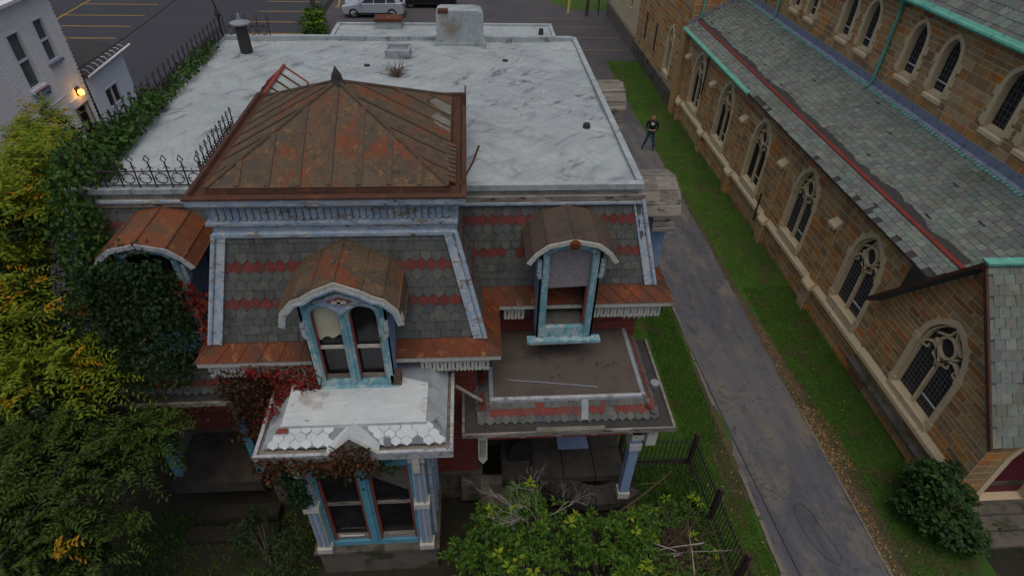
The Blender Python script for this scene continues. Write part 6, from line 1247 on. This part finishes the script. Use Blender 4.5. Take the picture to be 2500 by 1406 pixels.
# bare pale sapling, dead brush
def twigtree(name, base, seeds, label, m='twig'):
    t = thing(name, base, label, 'tree'); mb = MB(); r = random.Random(12)
    def grow(p, d, L, rad, dep):
        q = p+d*L; mid = p.lerp(q, .5)+V((r.gauss(0, L*.05), r.gauss(0, L*.05), 0)); mb.tube([p, mid, q], [rad, rad*.85, rad*.7], 5)
        if dep == 0: return
        for k in range(r.choice((2, 2, 3))): grow(p.lerp(q, r.uniform(.65, 1)), (d+V((r.gauss(0, .42), r.gauss(0, .42), r.gauss(0, .2)))).normalized(), L*r.uniform(.6, .85), rad*.62, dep-1)
    for d, L, rad, dep in seeds: grow(V(base), V(d).normalized(), L, rad, dep)
    mb.build('branches', m, t); return t
twigtree('bare_sapling', (1.15, 6.35, 1.2), [((-.25, .1, 1), .75, .022, 5), ((.1, .15, 1), .7, .018, 5)], 'bare pale twiggy sapling rising from the shrub before the porch')
MB().tube([(1.15, 6.35, 0), (1.2, 6.3, .6), (1.15, 6.35, 1.22)], [.04, .035, .026], 6).build('sapling_stem', 'twig', bpy.data.objects['bare_sapling'])
br = thing('brush_pile', (4.5, 6.2, 0), 'heap of dead brown branches inside the iron fence', 'brush pile'); mb = MB(); r = random.Random(4)
for k in range(420):
    c = V((r.gauss(4.35, .5), r.gauss(6.2, .55), abs(r.gauss(.15, .18)))); d = V((r.gauss(0, 1), r.gauss(0, 1), r.gauss(0, .3))).normalized()*r.uniform(.15, .5); mb.tube([c-d, c+V((0, 0, .05)), c+d], [.009, .007, .003], 4, False)
mb.build('dead_twigs', 'brush', br, kind='stuff'); mb = MB()
for k in range(9):
    c = V((r.uniform(3.4, 5.0), r.uniform(5.4, 6.9), r.uniform(.3, .9))); d = V((r.gauss(0, 1), r.gauss(0, .5), r.gauss(0, .25))).normalized()*r.uniform(.4, .9); mb.tube([c-d, c+V((0, 0, .06)), c+d], [.016, .012, .004], 5)
mb.build('pale_branches', 'twig', br)
MB().tube([(3.0, 7.0, .9), (3.5, 7.05, 1.5), (4.1, 7.15, 2.3)], [.03, .025, .012], 6).build('slanting_branch', 'polewood', br)
dr_ = thing('dry_weed', (-1.95, 16.3, 7.5), 'dry bare weed growing on the silver roof', 'weed'); mb = MB()
for k in range(46):
    a = r.uniform(0, 6.28); e = V((-1.95+math.cos(a)*r.uniform(.1, .5), 16.3+math.sin(a)*r.uniform(.1, .7), 7.5+r.uniform(.04, .25))); p = V((-1.95, 16.0, 7.5)); mb.tube([p, p.lerp(e, .5)+V((r.gauss(0, .08), r.gauss(0, .08), .05)), e], [.012, .009, .004], 4, False)
mb.build('twigs', 'brush', dr_)
# grass blades and fallen leaves
def scatter(polys, n):
    out = []
    for x0, x1, y0, y1, k in polys: m = int(n*k); out.append(np.stack([rng.uniform(x0, x1, m), rng.uniform(y0, y1, m), np.full(m, .01)], 1))
    return np.concatenate(out)
P = scatter([(9.5, 11.2, 5, 16, .34), (9.1, 11.2, 16, 40, .26), (5.55, 6.6, 4.5, 15, .3), (3.8, 6.6, 9.2, 17, .2)], 90000); n = len(P); D = rng.normal(size=(n, 3))*.6; D[:, 2] = 1
leaves('grass', P, D, rng.normal(size=(n, 3)), rng.uniform(.03, .075, n), rng.uniform(.008, .014, n), 'blade', kind='stuff', label='short green lawn grass beside the driveway', cat='grass')
P = scatter([(3.9, 5.4, 4.5, 8.8, .6), (-8, -3.5, 4.5, 8, .4)], 16000); n = len(P); D = rng.normal(size=(n, 3))*.7; D[:, 2] = 1
leaves('weeds', P, D, rng.normal(size=(n, 3)), rng.uniform(.05, .2, n), rng.uniform(.012, .03, n), 'blade', kind='stuff', label='patchy weeds growing in the front yard soil', cat='weeds')
P = np.concatenate([scatter([(9.15, 9.45, 5, 14, .5), (9.2, 9.8, 8.5, 10.5, .3), (9.2, 11.2, 5, 30, .3), (5.6, 6.7, 5, 10, .12), (6.8, 9.1, 5, 30, .05), (-6.5, -3.6, 5, 8, .3)], 1300)]); n = len(P); P[:, 2] = .03; D = rng.normal(size=(n, 3)); D[:, 2] *= .15
leaves('fallen_leaves', P, D, np.tile([0, 0, 1.], (n, 1))+rng.normal(size=(n, 3))*.3, rng.uniform(.03, .085, n), rng.uniform(.025, .06, n), 'litter', kind='stuff', label='scattered fallen autumn leaves on grass and drive', cat='leaves')
# front path at the lower left
for k, (x0, x1, y0, y1, z) in enumerate(((-6.6, -4.6, 7.25, 7.6, .16), (-6.9, -4.7, 6.3, 7.2, .05), (-6.4, -4.65, 7.7, 8.05, .3))):
    MB().box(x0, x1, y0, y1, -.05, z).build('stone_step', 'soil', kind='structure')

GROUPS = {'ailanthus_tree': 'ailanthus trees on the left', 'leafy_shrub': 'leafy shrubs around the house', 'bollard': 'yellow bollards in the lot', 'utility_pole': 'wooden poles around the lot', 'overhead_cable': 'overhead cables'}
for o in C.objects:
    if o.parent is None and o.name.split('.')[0] in GROUPS and 'label' in o: o['group'] = GROUPS[o.name.split('.')[0]]
